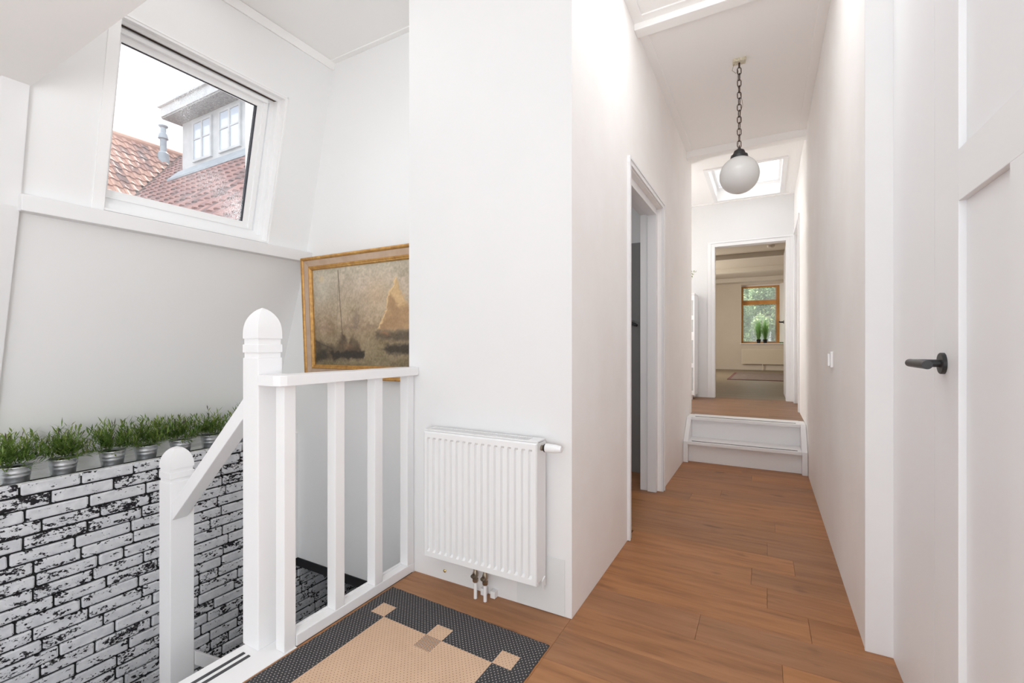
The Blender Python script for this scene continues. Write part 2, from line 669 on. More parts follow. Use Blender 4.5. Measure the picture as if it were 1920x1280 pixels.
# ------------------------------------------------------------------ structure: walls
w = MB()
w.box(-1.505, YR, 0.0, XL, YR + 0.13, 3.1)
w.box(-1.505, YR + 0.13, 0.0, -1.40, 2.3, 3.1)
wall_landing = struct(w.build('wall_landing', M['wall']), 'white wall behind the white radiator')

# hall left wall with door opening
w = MB()
DY0, DY1, DZ = 2.575, 3.50, 2.085
w.box(XL - 0.13, YR + 0.0005, 0.0, XL + 0.0005, DY0, 3.1)
w.box(XL - 0.13, DY1, 0.0, XL, 5.06, 3.1)
w.box(XL - 0.13, DY0, DZ, XL, DY1, 3.1)
w.box(-2.1, 4.95, ZF - 0.3, XL - 0.13, 5.06, 3.1)
wall_hl = struct(w.build('wall_left', M['plaster']), 'patchy white plaster wall along the left of the hall')

# dark side room behind the left doorway
w = MB()
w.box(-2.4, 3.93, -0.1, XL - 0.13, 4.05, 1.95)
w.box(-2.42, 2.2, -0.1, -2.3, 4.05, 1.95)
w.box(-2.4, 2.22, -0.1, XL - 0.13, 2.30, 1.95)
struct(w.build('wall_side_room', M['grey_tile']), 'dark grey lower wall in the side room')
w = MB()
w.box(-2.4, 3.93, 1.95, XL - 0.13, 4.05, 3.1)
w.box(-2.42, 2.2, 1.95, -2.3, 4.05, 3.1)
w.box(-2.4, 2.22, 1.95, XL - 0.13, 2.30, 3.1)
struct(w.build('wall_side_room_top', M['wall']), 'white upper wall in the side room')
struct(MB().box(-2.42, 2.2, 2.5, XL - 0.13, 4.05, 2.6).build('ceiling', M['ceiling']))

# right wall: hall part with a door near the end, and the nearer part set back
w = MB()
w.box(XR, 2.034, 0, XR + 0.12, 5.62, 3.1)
w.box(XR, 6.45, 0, XR + 0.12, YE, 3.1)
w.box(XR, 5.62, ZF + 2.02, XR + 0.12, 6.45, 3.1)
struct(w.build('wall_right', M['plaster']), 'patchy white plaster wall along the right of the hall')
w = MB()
w.box(XN, 1.585, -0.1, XN + 0.12, 2.034, 3.1)
w.box(XN, -2.2, -0.1, XN + 0.12, 0.735, 3.1)
w.box(XN, 0.735, 2.08, XN + 0.12, 1.585, 3.1)
struct(w.build('wall_right_near', M['door_white']), 'white wall beside the panelled door')
struct(MB().box(XR - 0.002, 2.022, 0, XN + 0.02, 2.036, 3.0).build('trim_1', M['wood_white'], bevel=0.002), 'white upright board on the corner of the hall right wall')

# end wall with doorway
OX0, OX1, OZ = -0.585, 0.223, 2.378
w = MB()
w.box(-2.1, YE, ZF - 0.2, OX0 - 0.04, YE + 0.12, 3.1)
w.box(OX1 + 0.04, YE, ZF - 0.2, XR + 0.2, YE + 0.12, 3.1)
w.box(OX0 - 0.04, YE, OZ + 0.04, OX1 + 0.04, YE + 0.12, 3.1)
struct(w.build('wall_end', M['wall']), 'white end wall with the doorway to the far room')
struct(MB().box(-2.12, 5.0, ZF - 0.2, -2.0, YE + 0.1, 3.1).build('wall_upper_left', M['wall']))

# painting wall, ends above the lower flight
struct(MB().box(-3.5, YP, -0.41, -1.42, YP + 0.10, 3.1).build('wall_stairwell', M['stairwall']), 'white stairwell wall behind the ship painting')
struct(MB().box(-2.98, YP - 0.008, -0.468, -1.5, YP + 0.11, -0.41).build('trim_2', M['blackwood'], bevel=0.003), 'black strip along the bottom edge of the stairwell wall')

# sloped window wall (upper), with opening for the roof window
WY0, WY1, WS0, WS1 = 0.945, 1.815, 0.03, 0.928
w = MB()
slbox(w, -2.2, -0.06, -0.14, WY0, 1.42, 0)
slbox(w, WY1, -0.06, -0.14, 2.2, 1.42, 0)
slbox(w, WY0, -0.06, -0.14, WY1, WS0, 0)
slbox(w, WY0, WS1, -0.14, WY1, 1.42, 0)
struct(w.build('wall_slope', M['stairwall']), 'sloping white wall around the roof window')
# lower sloped wall down to the plant ledge
w = MB()


def low(z, d=0.0):
    return -2.800 - 0.335 * (1.665 - z) + d


w.hexa([(low(0.40) - 0.12, -2.2, 0.40), (low(0.40), -2.2, 0.40), (low(0.40), 2.2, 0.40), (low(0.40) - 0.12, 2.2, 0.40),
        (low(1.70) - 0.12, -2.2, 1.70), (low(1.70), -2.2, 1.70), (low(1.70), 2.2, 1.70), (low(1.70) - 0.12, 2.2, 1.70)])
struct(w.build('wall_stair_side', M['stairwall']), 'pale grey sloping wall above the row of potted plants')
# ledge
struct(MB().box(-3.40, -2.2, 0.36, -2.925, 3.0, 0.430).build('trim_3', M['stairwall']), 'grey ledge that carries the potted plants')
struct(MB().box(low(0.46) - 0.01, -2.2, 0.43, low(0.46) + 0.014, 2.1, 0.452).build('trim_4', M['stairwall']))
# purlin board under the window
w = MB()
w.hexa([(-2.86, 0.69, 1.652), (-2.727, 0.69, 1.646), (-2.727, YP, 1.646), (-2.86, YP, 1.652),
        (-2.86, 0.69, 1.722), (-2.727, 0.69, 1.716), (-2.727, YP, 1.716), (-2.86, YP, 1.722)])
struct(w.build('trim_5', M['wood_white'], bevel=0.004), 'long white board under the roof window')
# leaning post and the low soffit at left
w = MB()
pr = 0.035
zs = [(0.43, low(0.43)), (1.665, low(1.665)), (2.152, -2.788 + 0.2223 * (2.152 - 1.70))]
rings = []
for z_, x_ in zs:
    rings.append([(x_ - 0.03, 0.615, z_), (x_ + pr, 0.615, z_), (x_ + pr, 0.697, z_), (x_ - 0.03, 0.697, z_)])
w.rings(rings)
struct(w.build('trim_6', M['wood_white'], bevel=0.003), 'leaning white post at the far left')
struct(MB().box(-3.2, -2.2, 2.15, -1.52, 0.70, 2.62).build('ceiling_low', M['ceiling']), 'low white soffit at the upper left corner')

# back wall behind the camera and shell below
w = MB()
w.box(-3.6, -2.32, -0.3, -1.4, -2.2, 3.1)
w.box(0.3, -2.32, -0.3, 0.5, -2.2, 3.1)
w.box(-1.4, -2.32, -0.3, 0.3, -2.2, 0.45)
w.box(-1.4, -2.32, 2.45, 0.3, -2.2, 3.1)
struct(w.build('wall_back', M['wall']))
w = MB()
w.box(-1.50, 1.08, -2.6, -1.42, 4.0, -0.02)
w.box(-1.62, -0.3, -2.6, -1.50, 1.08, -0.03)
w.box(-3.0, -0.42, -2.6, -1.5, -0.3, 0.0)
w.box(-3.0, 3.9, -2.6, -1.42, 4.0, 0.3)
w.box(-3.0, 2.2, -0.30, -1.42, 4.0, -0.22)
struct(w.build('wall_stair_lower', M['stairwall']))
struct(MB().box(-3.0, -0.4, -2.7, -1.42, 4.0, -2.6).build('floor_lower', M['gap']))
struct(MB().box(-3.0, -2.2, -0.06, -1.5, -0.3, -0.005).build('floor_side', M['oak']))

# ceiling with skylight hole
KX0, KX1, KY0, KY1 = -0.545, 0.160, 5.33, 6.50
w = MB()
w.box(-3.2, -2.3, ZC, 0.6, KY0, ZC + 0.12)
w.box(-3.2, KY1, ZC, 0.6, YE + 0.12, ZC + 0.12)
w.box(-3.2, KY0, ZC, KX0, KY1, ZC + 0.12)
w.box(KX1, KY0, ZC, 0.6, KY1, ZC + 0.12)
struct(w.build('ceiling', M['ceiling']), 'white ceiling over the hall and stairwell')


def trimbox(name, x0, y0, z0, x1, y1, z1, mat='ceiling', label=None, bevel=0.003):
    return struct(MB().box(x0, y0, z0, x1, y1, z1).build(name, M[mat], bevel=bevel), label)


trimbox('trim_8', XL, 2.682, 2.910, XR + 0.02, 2.762, ZC, 'ceiling', 'nearer white beam across the hall ceiling', 0.004)
trimbox('trim_9', XL, 4.70, 2.888, XR + 0.01, 4.79, ZC, 'ceiling', 'farther white beam across the hall ceiling', 0.004)
for i, (x0, y0, x1, y1) in enumerate([(XL, 1.83, XL + 0.055, 2.682), (XL, 2.762, XL + 0.055, 4.70), (XR - 0.055, 2.03, XR, 2.682), (XR - 0.055, 2.762, XR, 4.70),
                                      (XL + 0.055, 2.63, XR - 0.055, 2.682), (XR - 0.045, 4.79, XR, YE - 0.041), (-2.0, YE - 0.04, XR, YE),
                                      (-2.51, YP - 0.035, -1.505, YP)]):
    trimbox('trim_%d' % (10 + i), x0, y0, ZC - 0.009, x1, y1, ZC, 'ceiling', None, 0.002)
w = MB()
slbox(w, 0.7, 1.235, 0, YP, 1.285, 0.014)
struct(w.build('trim_20', M['ceiling'], bevel=0.003), 'thin moulding where the slope meets the ceiling')

# skylight
sk = struct(empty('window_2', ((KX0 + KX1) / 2, (KY0 + KY1) / 2, ZC)), 'square skylight in the ceiling at the hall end')
cx, cy = (KX0 + KX1) / 2, (KY0 + KY1) / 2
w = MB()
a0, a1, b0, b1 = KX0 - cx, KX1 - cx, KY0 - cy, KY1 - cy
t = 0.02
w.box(a0 - t, b0 - t, 0.121, a0, b1 + t, 0.19).box(a1, b0 - t, 0.121, a1 + t, b1 + t, 0.19).box(a0, b0 - t, 0.121, a1, b0, 0.19).box(a0, b1, 0.121, a1, b1 + t, 0.19)
w.build('skylight_lining', M['window_white'], sk)
w = MB()
c = 0.04
w.box(a0 - c, b0 - c, -0.012, a0 + 0.004, b1 + c, 0).box(a1 - 0.004, b0 - c, -0.012, a1 + c, b1 + c, 0).box(a0, b0 - c, -0.012, a1, b0 + 0.004, 0).box(a0, b1 - 0.004, -0.012, a1, b1 + c, 0)
w.build('casing', M['wood_white'], sk, bevel=0.002)
w = MB()
w.box(a0, b0, 0.15, a0 + 0.025, b1, 0.19).box(a1 - 0.025, b0, 0.15, a1, b1, 0.19).box(a0 + 0.025, b0, 0.15, a1 - 0.025, b0 + 0.025, 0.19).box(a0 + 0.025, b1 - 0.025, 0.15, a1 - 0.025, b1, 0.19)
w.build('sash', M['upvc'], sk)
MB().box(a0 + 0.025, b0 + 0.025, 0.165, a1 - 0.025, b1 - 0.025, 0.175).build('glass_pane', M['skypane'], sk)

# ------------------------------------------------------------------ roof window
wn = struct(empty('window_1', sl((WY0 + WY1) / 2, WS0, 0)), 'white framed roof window with dusty glass')
inv = Matrix.Translation(-wn.location)


def wbuild(mb, name, mat, bevel=0.0):
    mb.v = [tuple(Vector(p) - wn.location) for p in mb.v]
    return mb.build(name, M[mat], wn, bevel=bevel)


# casing boards on the wall
w = MB()
slbox(w, WY0 - 0.008, WS0 - 0.01, 0.0, WY0 + 0.036, WS1 + 0.002, 0.006)
slbox(w, WY1 - 0.003, WS0 - 0.01, 0.0, WY1 + 0.006, WS1 + 0.006, 0.004)
slbox(w, WY0 - 0.008, WS1 - 0.002, 0.0, WY1 + 0.006, WS1 + 0.006, 0.004)
wbuild(w, 'casing', 'window_white')
# lining of the opening
w = MB()
slbox(w, WY0 + 0.001, WS0 + 0.001, -0.139, WY0 + 0.006, WS1 - 0.002, 0.001)
slbox(w, WY1 - 0.014, WS0 + 0.001, -0.139, WY1 - 0.002, WS1 - 0.002, 0.001)
slbox(w, WY0 + 0.006, WS1 - 0.014, -0.139, WY1 - 0.014, WS1 - 0.002, 0.001)
slbox(w, WY0 + 0.006, WS0 + 0.001, -0.139, WY1 - 0.014, WS0 + 0.012, 0.001)
wbuild(w, 'lining', 'window_white')
# fixed frame: stepped
w = MB()
FY0, FY1, FS0, FS1 = WY0 + 0.006, WY1 - 0.014, WS0 + 0.012, WS1 - 0.014
for d0, d1, t0 in ((-0.139, -0.045, 0.016), (-0.139, -0.085, 0.040)):
    slbox(w, FY0, FS0, d0, FY0 + 0.005, FS1, d1)
    slbox(w, FY1 - t0, FS0, d0, FY1, FS1, d1)
    slbox(w, FY0 + 0.005, FS1 - t0, d0, FY1 - t0, FS1, d1)
    slbox(w, FY0 + 0.005, FS0, d0, FY1 - t0, FS0 + t0 + 0.01, d1)
wbuild(w, 'frame', 'upvc', 0.0015)
w = MB()
slbox(w, FY0 + 0.002, 0.8965, -0.089, FY1 - 0.002, 0.9005, -0.060)
wbuild(w, 'gap_line', 'gap_shadow')  # dark strip painted as the shadow in the gap above the sash
# sash
SY0, SY1, SS0, SS1 = 0.957, 1.752, 0.088, 0.896
w = MB()
for d0, d1, a, b_ in ((-0.128, -0.088, 0.0, 0.062), (-0.088, -0.076, 0.006, 0.030)):
    slbox(w, SY0 + a, SS0 + a, d0, SY0 + b_, SS1 - a, d1)
    slbox(w, SY1 - b_, SS0 + a, d0, SY1 - a, SS1 - a, d1)
    slbox(w, SY0 + b_, SS1 - b_ - 0.004, d0, SY1 - b_, SS1 - a, d1)
    slbox(w, SY0 + b_, SS0 + a, d0, SY1 - b_, SS0 + b_ - 0.016, d1)
wbuild(w, 'sash', 'upvc', 0.0015)
w = MB()
slbox(w, SY1 - 0.0655, SS0 + 0.046, -0.106, SY1 - 0.0621, SS1 - 0.066, -0.092)
slbox(w, SY1 - 0.0660, SS0 + 0.046, -0.120, SY1 - 0.0621, SS1 - 0.066, -0.113)
slbox(w, SY0 + 0.06, SS1 - 0.0690, -0.106, SY1 - 0.066, SS1 - 0.0662, -0.094)
wbuild(w, 'gasket', 'gasket')
w = MB()
slbox(w, SY0 + 0.05, SS0 + 0.04, -0.112, SY1 - 0.06, SS1 - 0.06, -0.106)
wbuild(w, 'glass_pane', 'pane')
# bar across the top of the sash (ventilation flap)
w = MB()
slbox(w, SY0 + 0.01, SS1 - 0.034, -0.078, SY1 - 0.015, SS1 - 0.012, -0.062)
wbuild(w, 'opening_bar', 'upvc', 0.003)

# ------------------------------------------------------------------ brick wall
brick_wall = struct(MB().box(-3.02, -0.3, -2.6, XB - 0.012, 2.045, 0.448).box(-3.02, 2.0455, -2.6, XB - 0.012, 3.95, -0.412).build('wall_brick', M['mortar']), 'whitewashed brick cladding with black joints beside the stairs')
struct(MB().box(XB - 0.036, -0.3, 0.448, XB - 0.012, 2.1, 0.462).build('trim_21', M['stairwall']))


def brick_mesh(L, Hh, rr):
    hl, hh = L / 2, Hh / 2
    cr = rr.uniform(0.003, 0.007)
    j = lambda s: rr.uniform(-s, s)
    pts = [(-hl + cr, -hh), (0 + j(0.03), -hh + j(0.0018)), (hl - cr, -hh), (hl + j(0.001), -hh + cr), (hl + j(0.001), hh - cr),
           (hl - cr, hh), (0 + j(0.03), hh + j(0.0018)), (-hl + cr, hh), (-hl + j(0.001), hh - cr), (-hl + j(0.001), -hh + cr)]
    mb = MB()
    k0 = [(-0.013, y, z) for y, z in pts]
    k1 = [(-0.004, y, z) for y, z in pts]
    k2 = [(j(0.0012), y * (1 - 0.006 / hl), z * (1 - 0.006 / hh)) for y, z in pts]
    mb.rings([k0, k1, k2], cap=False)
    n = len(pts)
    mb.f.append(tuple(2 * n + i for i in range(n)))
    return mb.mesh('brick')


struct(MB().box(-3.02, 2.0455, -0.41, XB + 0.012, YP - 0.0005, 0.465).build('trim_22', M['stairwall']), 'narrow white return where the brick cladding meets the stairwell wall')
rr = random.Random(11)
BP = 0.0605
lens = [0.105, 0.165, 0.195, 0.21, 0.222, 0.235]
bank = {L: [brick_mesh(L - 0.0085, 0.0525, rr) for _ in range(5)] for L in lens}
for L in lens:
    for me in bank[L]:
        me.materials.append(M['brick'])
rest = MB()
nb = 0
for r_ in range(34):
    zc = 0.468 - BP * (r_ + 0.5)
    yy = -0.28 - rr.uniform(0, 0.2) + (0.11 if r_ % 2 else 0)
    drift = 0.0
    while yy < (3.9 if zc < -0.44 else 2.02):
        L = rr.choice([0.195, 0.21, 0.21, 0.222, 0.222, 0.235, 0.165]) if rr.random() > 0.05 else 0.105
        if zc >= -0.44 and yy + L > 2.042:
            L = min(lens, key=lambda q: abs(q - min(0.235, 2.042 - yy)))
        yc = yy + L / 2
        dd = 0.4831 * 2.89 + 0.8756 * yc
        zlow = 1.08 - 0.735 * dd
        vis = yc > 0.42 and zc > zlow - 0.10 and (yc < 1.86 or (1.9 < yc < 3.0 and zc < -0.30 - 0.35 * (yc - 1.9)))
        if zc > 0.1 and yc < 1.95 and yc > 0.3:
            vis = True
        me = rr.choice(bank[L])
        dz = rr.uniform(-0.0015, 0.0015)
        if vis and nb < 296:
            o = bpy.data.objects.new('brick', me)
            COL.objects.link(o)
            o.parent = brick_wall
            o.location = (XB + rr.uniform(-0.002, 0.002), yc, zc + dz)
            o.rotation_euler = (rr.uniform(-0.012, 0.012), 0, rr.uniform(-0.01, 0.01))
            nb += 1
        else:
            rest.add([(v.co.x + XB, v.co.y + yc, v.co.z + zc) for v in me.vertices], [tuple(p.vertices) for p in me.polygons])
        yy += L
o = rest.build('brick_courses', M['brick'], brick_wall)
o['kind'] = 'stuff'

# ------------------------------------------------------------------ stairs down, newels, balustrade
stairs = tag(empty('lower_stairs', (-1.62, 0.4, 0)), 'white stairs going down beside the whitewashed brick wall', 'stairs')


def sbuild(mb, name, mat, bevel=0.0, root=None):
    mb.v = [tuple(Vector(p) - root.location) for p in mb.v]
    return mb.build(name, M[mat], root, bevel=bevel)


w = MB().box(-1.645, -0.3, -0.035, -1.466, 1.066, 0.002)
th = sbuild(w, 'threshold', 'wood_white', 0.002, stairs)
for xs in (-1.598, -1.568):
    o = MB().box(xs - 0.006, -0.28, 0.0021, xs + 0.006, 0.955, 0.0045).build('grip_strip', M['rubber'], th)
# th mesh coordinates are relative to the stairs root; shift strips the same way
for ch in th.children:
    ch.location = (1.62, -0.4, 0)
zt = -0.19
for k, (x0, x1) in enumerate([(-1.90, -1.64), (-2.12, -1.86)]):
    sbuild(MB().box(x0, -0.29, zt - 0.035, x1, 0.97, zt), 'tread', 'wood_white', 0.003, stairs)
    sbuild(MB().box(x1 - 0.03, -0.29, zt, x1 - 0.012, 0.97, zt + 0.155), 'riser', 'wood_white', 0.0, stairs)
    zt -= 0.20
sbuild(MB().box(-2.88, -0.29, -0.67, -2.08, 1.08, -0.63), 'platform', 'wood_white', 0.003, stairs)
for k in range(6):
    zz = -0.83 - 0.20 * k
    sbuild(MB().box(-2.88, 1.085 + 0.2 * k, zz - 0.035, -2.2, 1.30 + 0.2 * k, zz), 'tread', 'wood_white', 0.003, stairs)
# descending rail of the lower flight
w = MB()
sl2 = -0.95
y0, y1 = 1.078, 3.0
w.hexa([(-2.215, y0, -0.304), (-2.165, y0, -0.304), (-2.165, y1, -0.304 + sl2 * (y1 - y0)), (-2.215, y1, -0.304 + sl2 * (y1 - y0)),
        (-2.215, y0, -0.244), (-2.165, y0, -0.244), (-2.165, y1, -0.244 + sl2 * (y1 - y0)), (-2.215, y1, -0.244 + sl2 * (y1 - y0))])
sbuild(w, 'lower_rail', 'wood_white', 0.003, stairs)


def post_rings(hw, z0, prof):
    """square post: list of (z, half width factor)"""
    return [[(-hw * f, -hw * f, z), (hw * f, -hw * f, z), (hw * f, hw * f, z), (-hw * f, hw * f, z)] for z, f in [(z0, 1.0)] + prof]


def newel(name, loc, hw, z0, zs, label, e1, e2):
    root = tag(empty(name, (loc[0], loc[1], z0)), label, 'newel post', 'newel posts of the white balustrade')
    za, zb, zc_, zd, ze = [z - z0 for z in zs]  # body top, groove, band top, groove, dome top
    ch = 0.004
    MB().rings(post_rings(hw, 0, [(za, 1.0)])).build('post', M['wood_white'], root, bevel=0.003)
    MB().rings(post_rings(hw * 0.90, za, [(zb, 0.90)])[:1] and [post_rings(hw * 0.91, za - 0.001, [])[0], post_rings(hw * 0.91, zb + 0.001, [])[0]]).build('collar', M['wood_white'], root)
    MB().rings([post_rings(hw * 1.015, zb, [])[0], post_rings(hw * 1.015, zc_, [])[0]]).build('collar', M['wood_white'], root, bevel=0.002)
    MB().rings([post_rings(hw * 0.92, zc_ - 0.001, [])[0], post_rings(hw * 0.92, zd + 0.001, [])[0]]).build('collar', M['wood_white'], root)
    rg = []
    N = 16
    for i in range(N + 1):
        t_ = i / N
        f_ = max(0.012, (1 - t_ ** e1) ** e2)
        rg.append(post_rings(hw * f_, zd + (ze - zd) * t_, [])[0])
    cap = MB().rings(rg).build('cap', M['wood_white'], root, smooth=True)
    return root


newel('newel_post', (-1.610, 1.030), 0.046, 0.002, (1.035, 1.053, 1.083, 1.104, 1.217), 'tall white newel post with pointed cap at the top of the stairs', 3.0, 0.78)
newel('newel_post', (-2.211, 1.030), 0.046, -0.63, (0.505, 0.520, 0.545, 0.560, 0.648), 'short white newel post with domed cap down beside the brick wall', 2.3, 0.60)

hr = tag(empty('stair_handrail', (-2.165, 1.02, 0.38)), 'sloping white handrail running between the two newel posts', 'handrail')
w = MB()
xa, xb = -2.163, -1.658
za_, zb_ = 0.350, 0.350 + 0.93 * (xb - xa)
w.hexa([(xa, 0.99, za_), (xb, 0.99, zb_), (xb, 1.048, zb_), (xa, 1.048, za_),
        (xa, 0.99, za_ + 0.072), (xb, 0.99, zb_ + 0.072), (xb, 1.048, zb_ + 0.072), (xa, 1.048, za_ + 0.072)])
sbuild(w, 'rail', 'wood_white', 0.003, hr)
MB().lathe([(0.0005, -0.0005), (0.005, -0.0005), (0.005, 0.001), (0.0035, 0.0015), (0.0005, 0.0005)], (0.03, 0.035, 0.0), 12).build('screw_cap', M['wood_white'], hr)
hr.children[-1].location = (0.012, 0.0, -0.002)
hr.children[-1].rotation_euler = (0, R(137), 0)

bal = tag(empty('balustrade', (-1.49, 1.4, 0)), 'white wooden balustrade with square spindles beside the rug', 'railing')
# bottom board
sbuild(MB().box(-1.512, 1.0675, 0.001, -1.470, 1.6975, 0.042), 'bottom_board', 'wood_white', 0.003, bal)
sbuild(MB().box(-1.522, 1.078, 0.030, -1.5121, 1.6975, 0.048), 'edge_strip', 'wood_white', 0.001, bal)
# top rail
w = MB()
rail_poly = [(-1.548, 0.945), (-1.470, 0.937), (-1.462, 0.95), (-1.462, 1.6975), (-1.548, 1.6975)]
w.prism([(-1.5635, 0.980), (-1.476, 0.980), (-1.453, 0.990), (-1.443, 1.012), (-1.443, 1.6975), (-1.532, 1.6975), (-1.532, 1.079), (-1.5635, 1.079)],
        lambda x, y: (x, y, 0.938), lambda x, y: (x, y, 0.976))
sbuild(w, 'top_rail', 'wood_white', 0.003, bal)
for y0, y1, zb in ((1.020, 1.066, 0.0025), (1.238, 1.284, 0.0425), (1.446, 1.492, 0.0425), (1.652, 1.6965, 0.0425)):
    sbuild(MB().box(-1.519, y0, zb, -1.472, y1, 0.9375), 'spindle', 'wood_white', 0.003, bal)

# ------------------------------------------------------------------ two steps at the end of the hall
st = tag(empty('hall_steps', ((XL + XR) / 2, 4.6, 0)), 'pair of white wooden steps up to the landing at the hall end', 'steps')
A0, A1 = XL + 0.003, XR - 0.003
sw = 0.040
for x0 in (A0, A1 - sw):
    poly = [(4.49, 0.0), (4.49, 0.192), (4.72, 0.386), (4.95, 0.386), (4.95, 0.0)]
    sbuild(MB().prism(poly, lambda y, z: (x0, y, z + 0.0005), lambda y, z: (x0 + sw, y, z + 0.0005)), 'stringer', 'wood_white', 0.003, st)
B0, B1 = A0 + sw + 0.0005, A1 - sw - 0.0005
sbuild(MB().box(B0, 4.548, 0.001, B1, 4.566, 0.166), 'riser', 'wood_white', 0.001, st)
tr1 = sbuild(MB().box(B0, 4.488, 0.166, B1, 4.762, 0.194), 'tread', 'wood_white', 0.003, st)
sbuild(MB().box(B0, 4.762, 0.190, B1, 4.78, 0.361), 'riser', 'wood_white', 0.001, st)
tr2 = sbuild(MB().box(B0, 4.716, 0.361, B1, 4.953, 0.388), 'tread', 'wood_white', 0.003, st)
for tr, y_, z_ in ((tr1, 4.515, 0.1941), (tr2, 4.765, 0.3881)):
    o = MB().box(B0 + 0.03 - st.location.x, y_ - 4.6, z_, B1 - 0.03 - st.location.x, y_ + 0.016 - 4.6, z_ + 0.002).build('grip_strip', M['rubber'], tr)

# ------------------------------------------------------------------ doors
# near right panelled door
d1 = struct(empty('door_1', (XN, 1.16, 0.005)), 'white panelled door with black lever handle on the right')


def dbox(mb, y0, z0, y1, z1, x0, x1):
    return mb.box(x0, y0 - 1.16, z0, x1, y1 - 1.16, z1)


TY1, TY0 = 1.5838, 0.737
dbox(MB(), 1.414, 0.005, TY1, 2.07, 0.0, 0.04).build('stile', M['door_white'], d1, bevel=0.0012)
dbox(MB(), TY0, 0.005, 0.905, 2.07, 0.0, 0.04).build('stile', M['door_white'], d1, bevel=0.0012)
dbox(MB(), 0.905, 1.405, 1.414, 1.523, 0.0, 0.04).build('rail', M['door_white'], d1, bevel=0.0012)
dbox(MB(), 0.905, 1.90, 1.414, 2.07, 0.0, 0.04).build('rail', M['door_white'], d1, bevel=0.0012)
dbox(MB(), 0.905, 0.005, 1.414, 0.20, 0.0, 0.04).build('rail', M['door_white'], d1, bevel=0.0012)
dbox(MB(), 1.098, 0.20, 1.162, 1.405, 0.0, 0.04).build('stile', M['door_white'], d1, bevel=0.0012)
for y0, y1, z0, z1 in ((0.905, 1.414, 1.523, 1.90), (1.162, 1.414, 0.20, 1.405), (0.905, 1.098, 0.20, 1.405)):
    dbox(MB(), y0, z0, y1, z1, 0.0140, 0.03).build('panel', M['door_white'], d1)
hd = empty('door_handle', (0, 1.511 - 1.16, 1.030), parent=d1)
hd['label'] = 'matt black lever handle on a round rose'
MB().lathe([(0.001, 0), (0.0265, 0), (0.0265, -0.007), (0.025, -0.0085), (0.001, -0.0085)], n=32, axis='X').build('rose', M['black'], hd, smooth=True)
MB().tube([(-0.006, 0, 0), (-0.03, 0, 0), (-0.062, 0, 0)], 0.0096, 20).build('neck', M['black'], hd, smooth=True)
w = MB()
lv = [(-0.063, 0.010, 0.0), (-0.063, -0.03, 0.0), (-0.063, -0.10, 0.0), (-0.063, -0.134, 0.0)]
MB().tube(lv, 0.0100, 20).build('lever', M['black'], hd, smooth=True)


def casing(root, name, segs, mat='wood_white', bevel=0.0025):
    for s in segs:
        MB().box(*s).build(name, M[mat], root, bevel=bevel)


# left doorway in the hall (door stands open into the side room, unseen)
d4 = struct(empty('door_4', (XL, 3.04, 0)), 'white framed doorway in the hall left wall, opening into a dark room')
o_ = 3.04
casing(d4, 'casing', [(-0.001, DY0 - 0.045 - o_, 0.001, 0.012, DY0 + 0.004 - o_, 2.09), (-0.001, DY1 - 0.004 - o_, 0.001, 0.012, DY1 + 0.045 - o_, 2.09), (-0.001, DY0 - 0.045 - o_, 2.0905, 0.012, DY1 + 0.045 - o_, 2.130)])
casing(d4, 'casing', [(0.012, DY0 - 0.045 - o_, 0.001, 0.017, DY0 - 0.030 - o_, 2.115), (0.012, DY1 + 0.030 - o_, 0.001, 0.017, DY1 + 0.045 - o_, 2.115), (0.012, DY0 - 0.045 - o_, 2.1155, 0.017, DY1 + 0.045 - o_, 2.130)], bevel=0.001)
J = 0.050
casing(d4, 'jamb', [(-0.094, DY0 - o_, 0.001, -0.030, DY0 + J - o_, 2.06), (-0.094, DY1 - J - o_, 0.001, -0.030, DY1 - o_, 2.06), (-0.094, DY0 + J - o_, 2.035, -0.030, DY1 - J - o_, 2.084)])
casing(d4, 'door_stop', [(-0.15, DY0 - o_, 0.001, -0.0945, DY0 + J - 0.02 - o_, 2.06), (-0.15, DY1 - J + 0.02 - o_, 0.001, -0.0945, DY1 - o_, 2.06), (-0.15, DY0 + J - 0.02 - o_, 2.05, -0.0945, DY1 - J + 0.02 - o_, 2.084)])

# end doorway and the opened door leaf behind it
d2 = struct(empty('door_2', (0, YE, ZF)), 'white framed doorway at the hall end, its door standing open')
H2 = OZ - ZF
casing(d2, 'casing', [(OX0 - 0.088, -0.014, 0.001, OX0 - 0.044, 0.0, H2 + 0.044), (OX1 + 0.044, -0.014, 0.001, OX1 + 0.083, 0.0, H2 + 0.044), (OX0 - 0.088, -0.014, H2 + 0.0445, OX1 + 0.083, 0.0, H2 + 0.066)])
casing(d2, 'jamb', [(OX0 - 0.044, -0.010, 0.001, OX0, 0.12, H2 + 0.04), (OX1, -0.010, 0.001, OX1 + 0.044, 0.12, H2 + 0.04), (OX0, -0.010, H2, OX1, 0.12, H2 + 0.04)])
lf = MB().box(OX1 + 0.004, 0.125, 0.008, OX1 + 0.042, 0.93, H2 - 0.01).build('door_leaf', M['door_white'], d2, bevel=0.003)
w = MB().lathe([(0.001, 0), (0.024, 0), (0.024, -0.007), (0.001, -0.008)], (OX1 + 0.004, 0.86, 1.02), n=20, axis='X')
w.tube([(OX1 - 0.002, 0.86, 1.02), (OX1 - 0.05, 0.86, 1.02), (OX1 - 0.052, 0.845, 1.02), (OX1 - 0.052, 0.75, 1.02)], 0.010, 10)
w.build('handle', M['black'], lf, smooth=True)

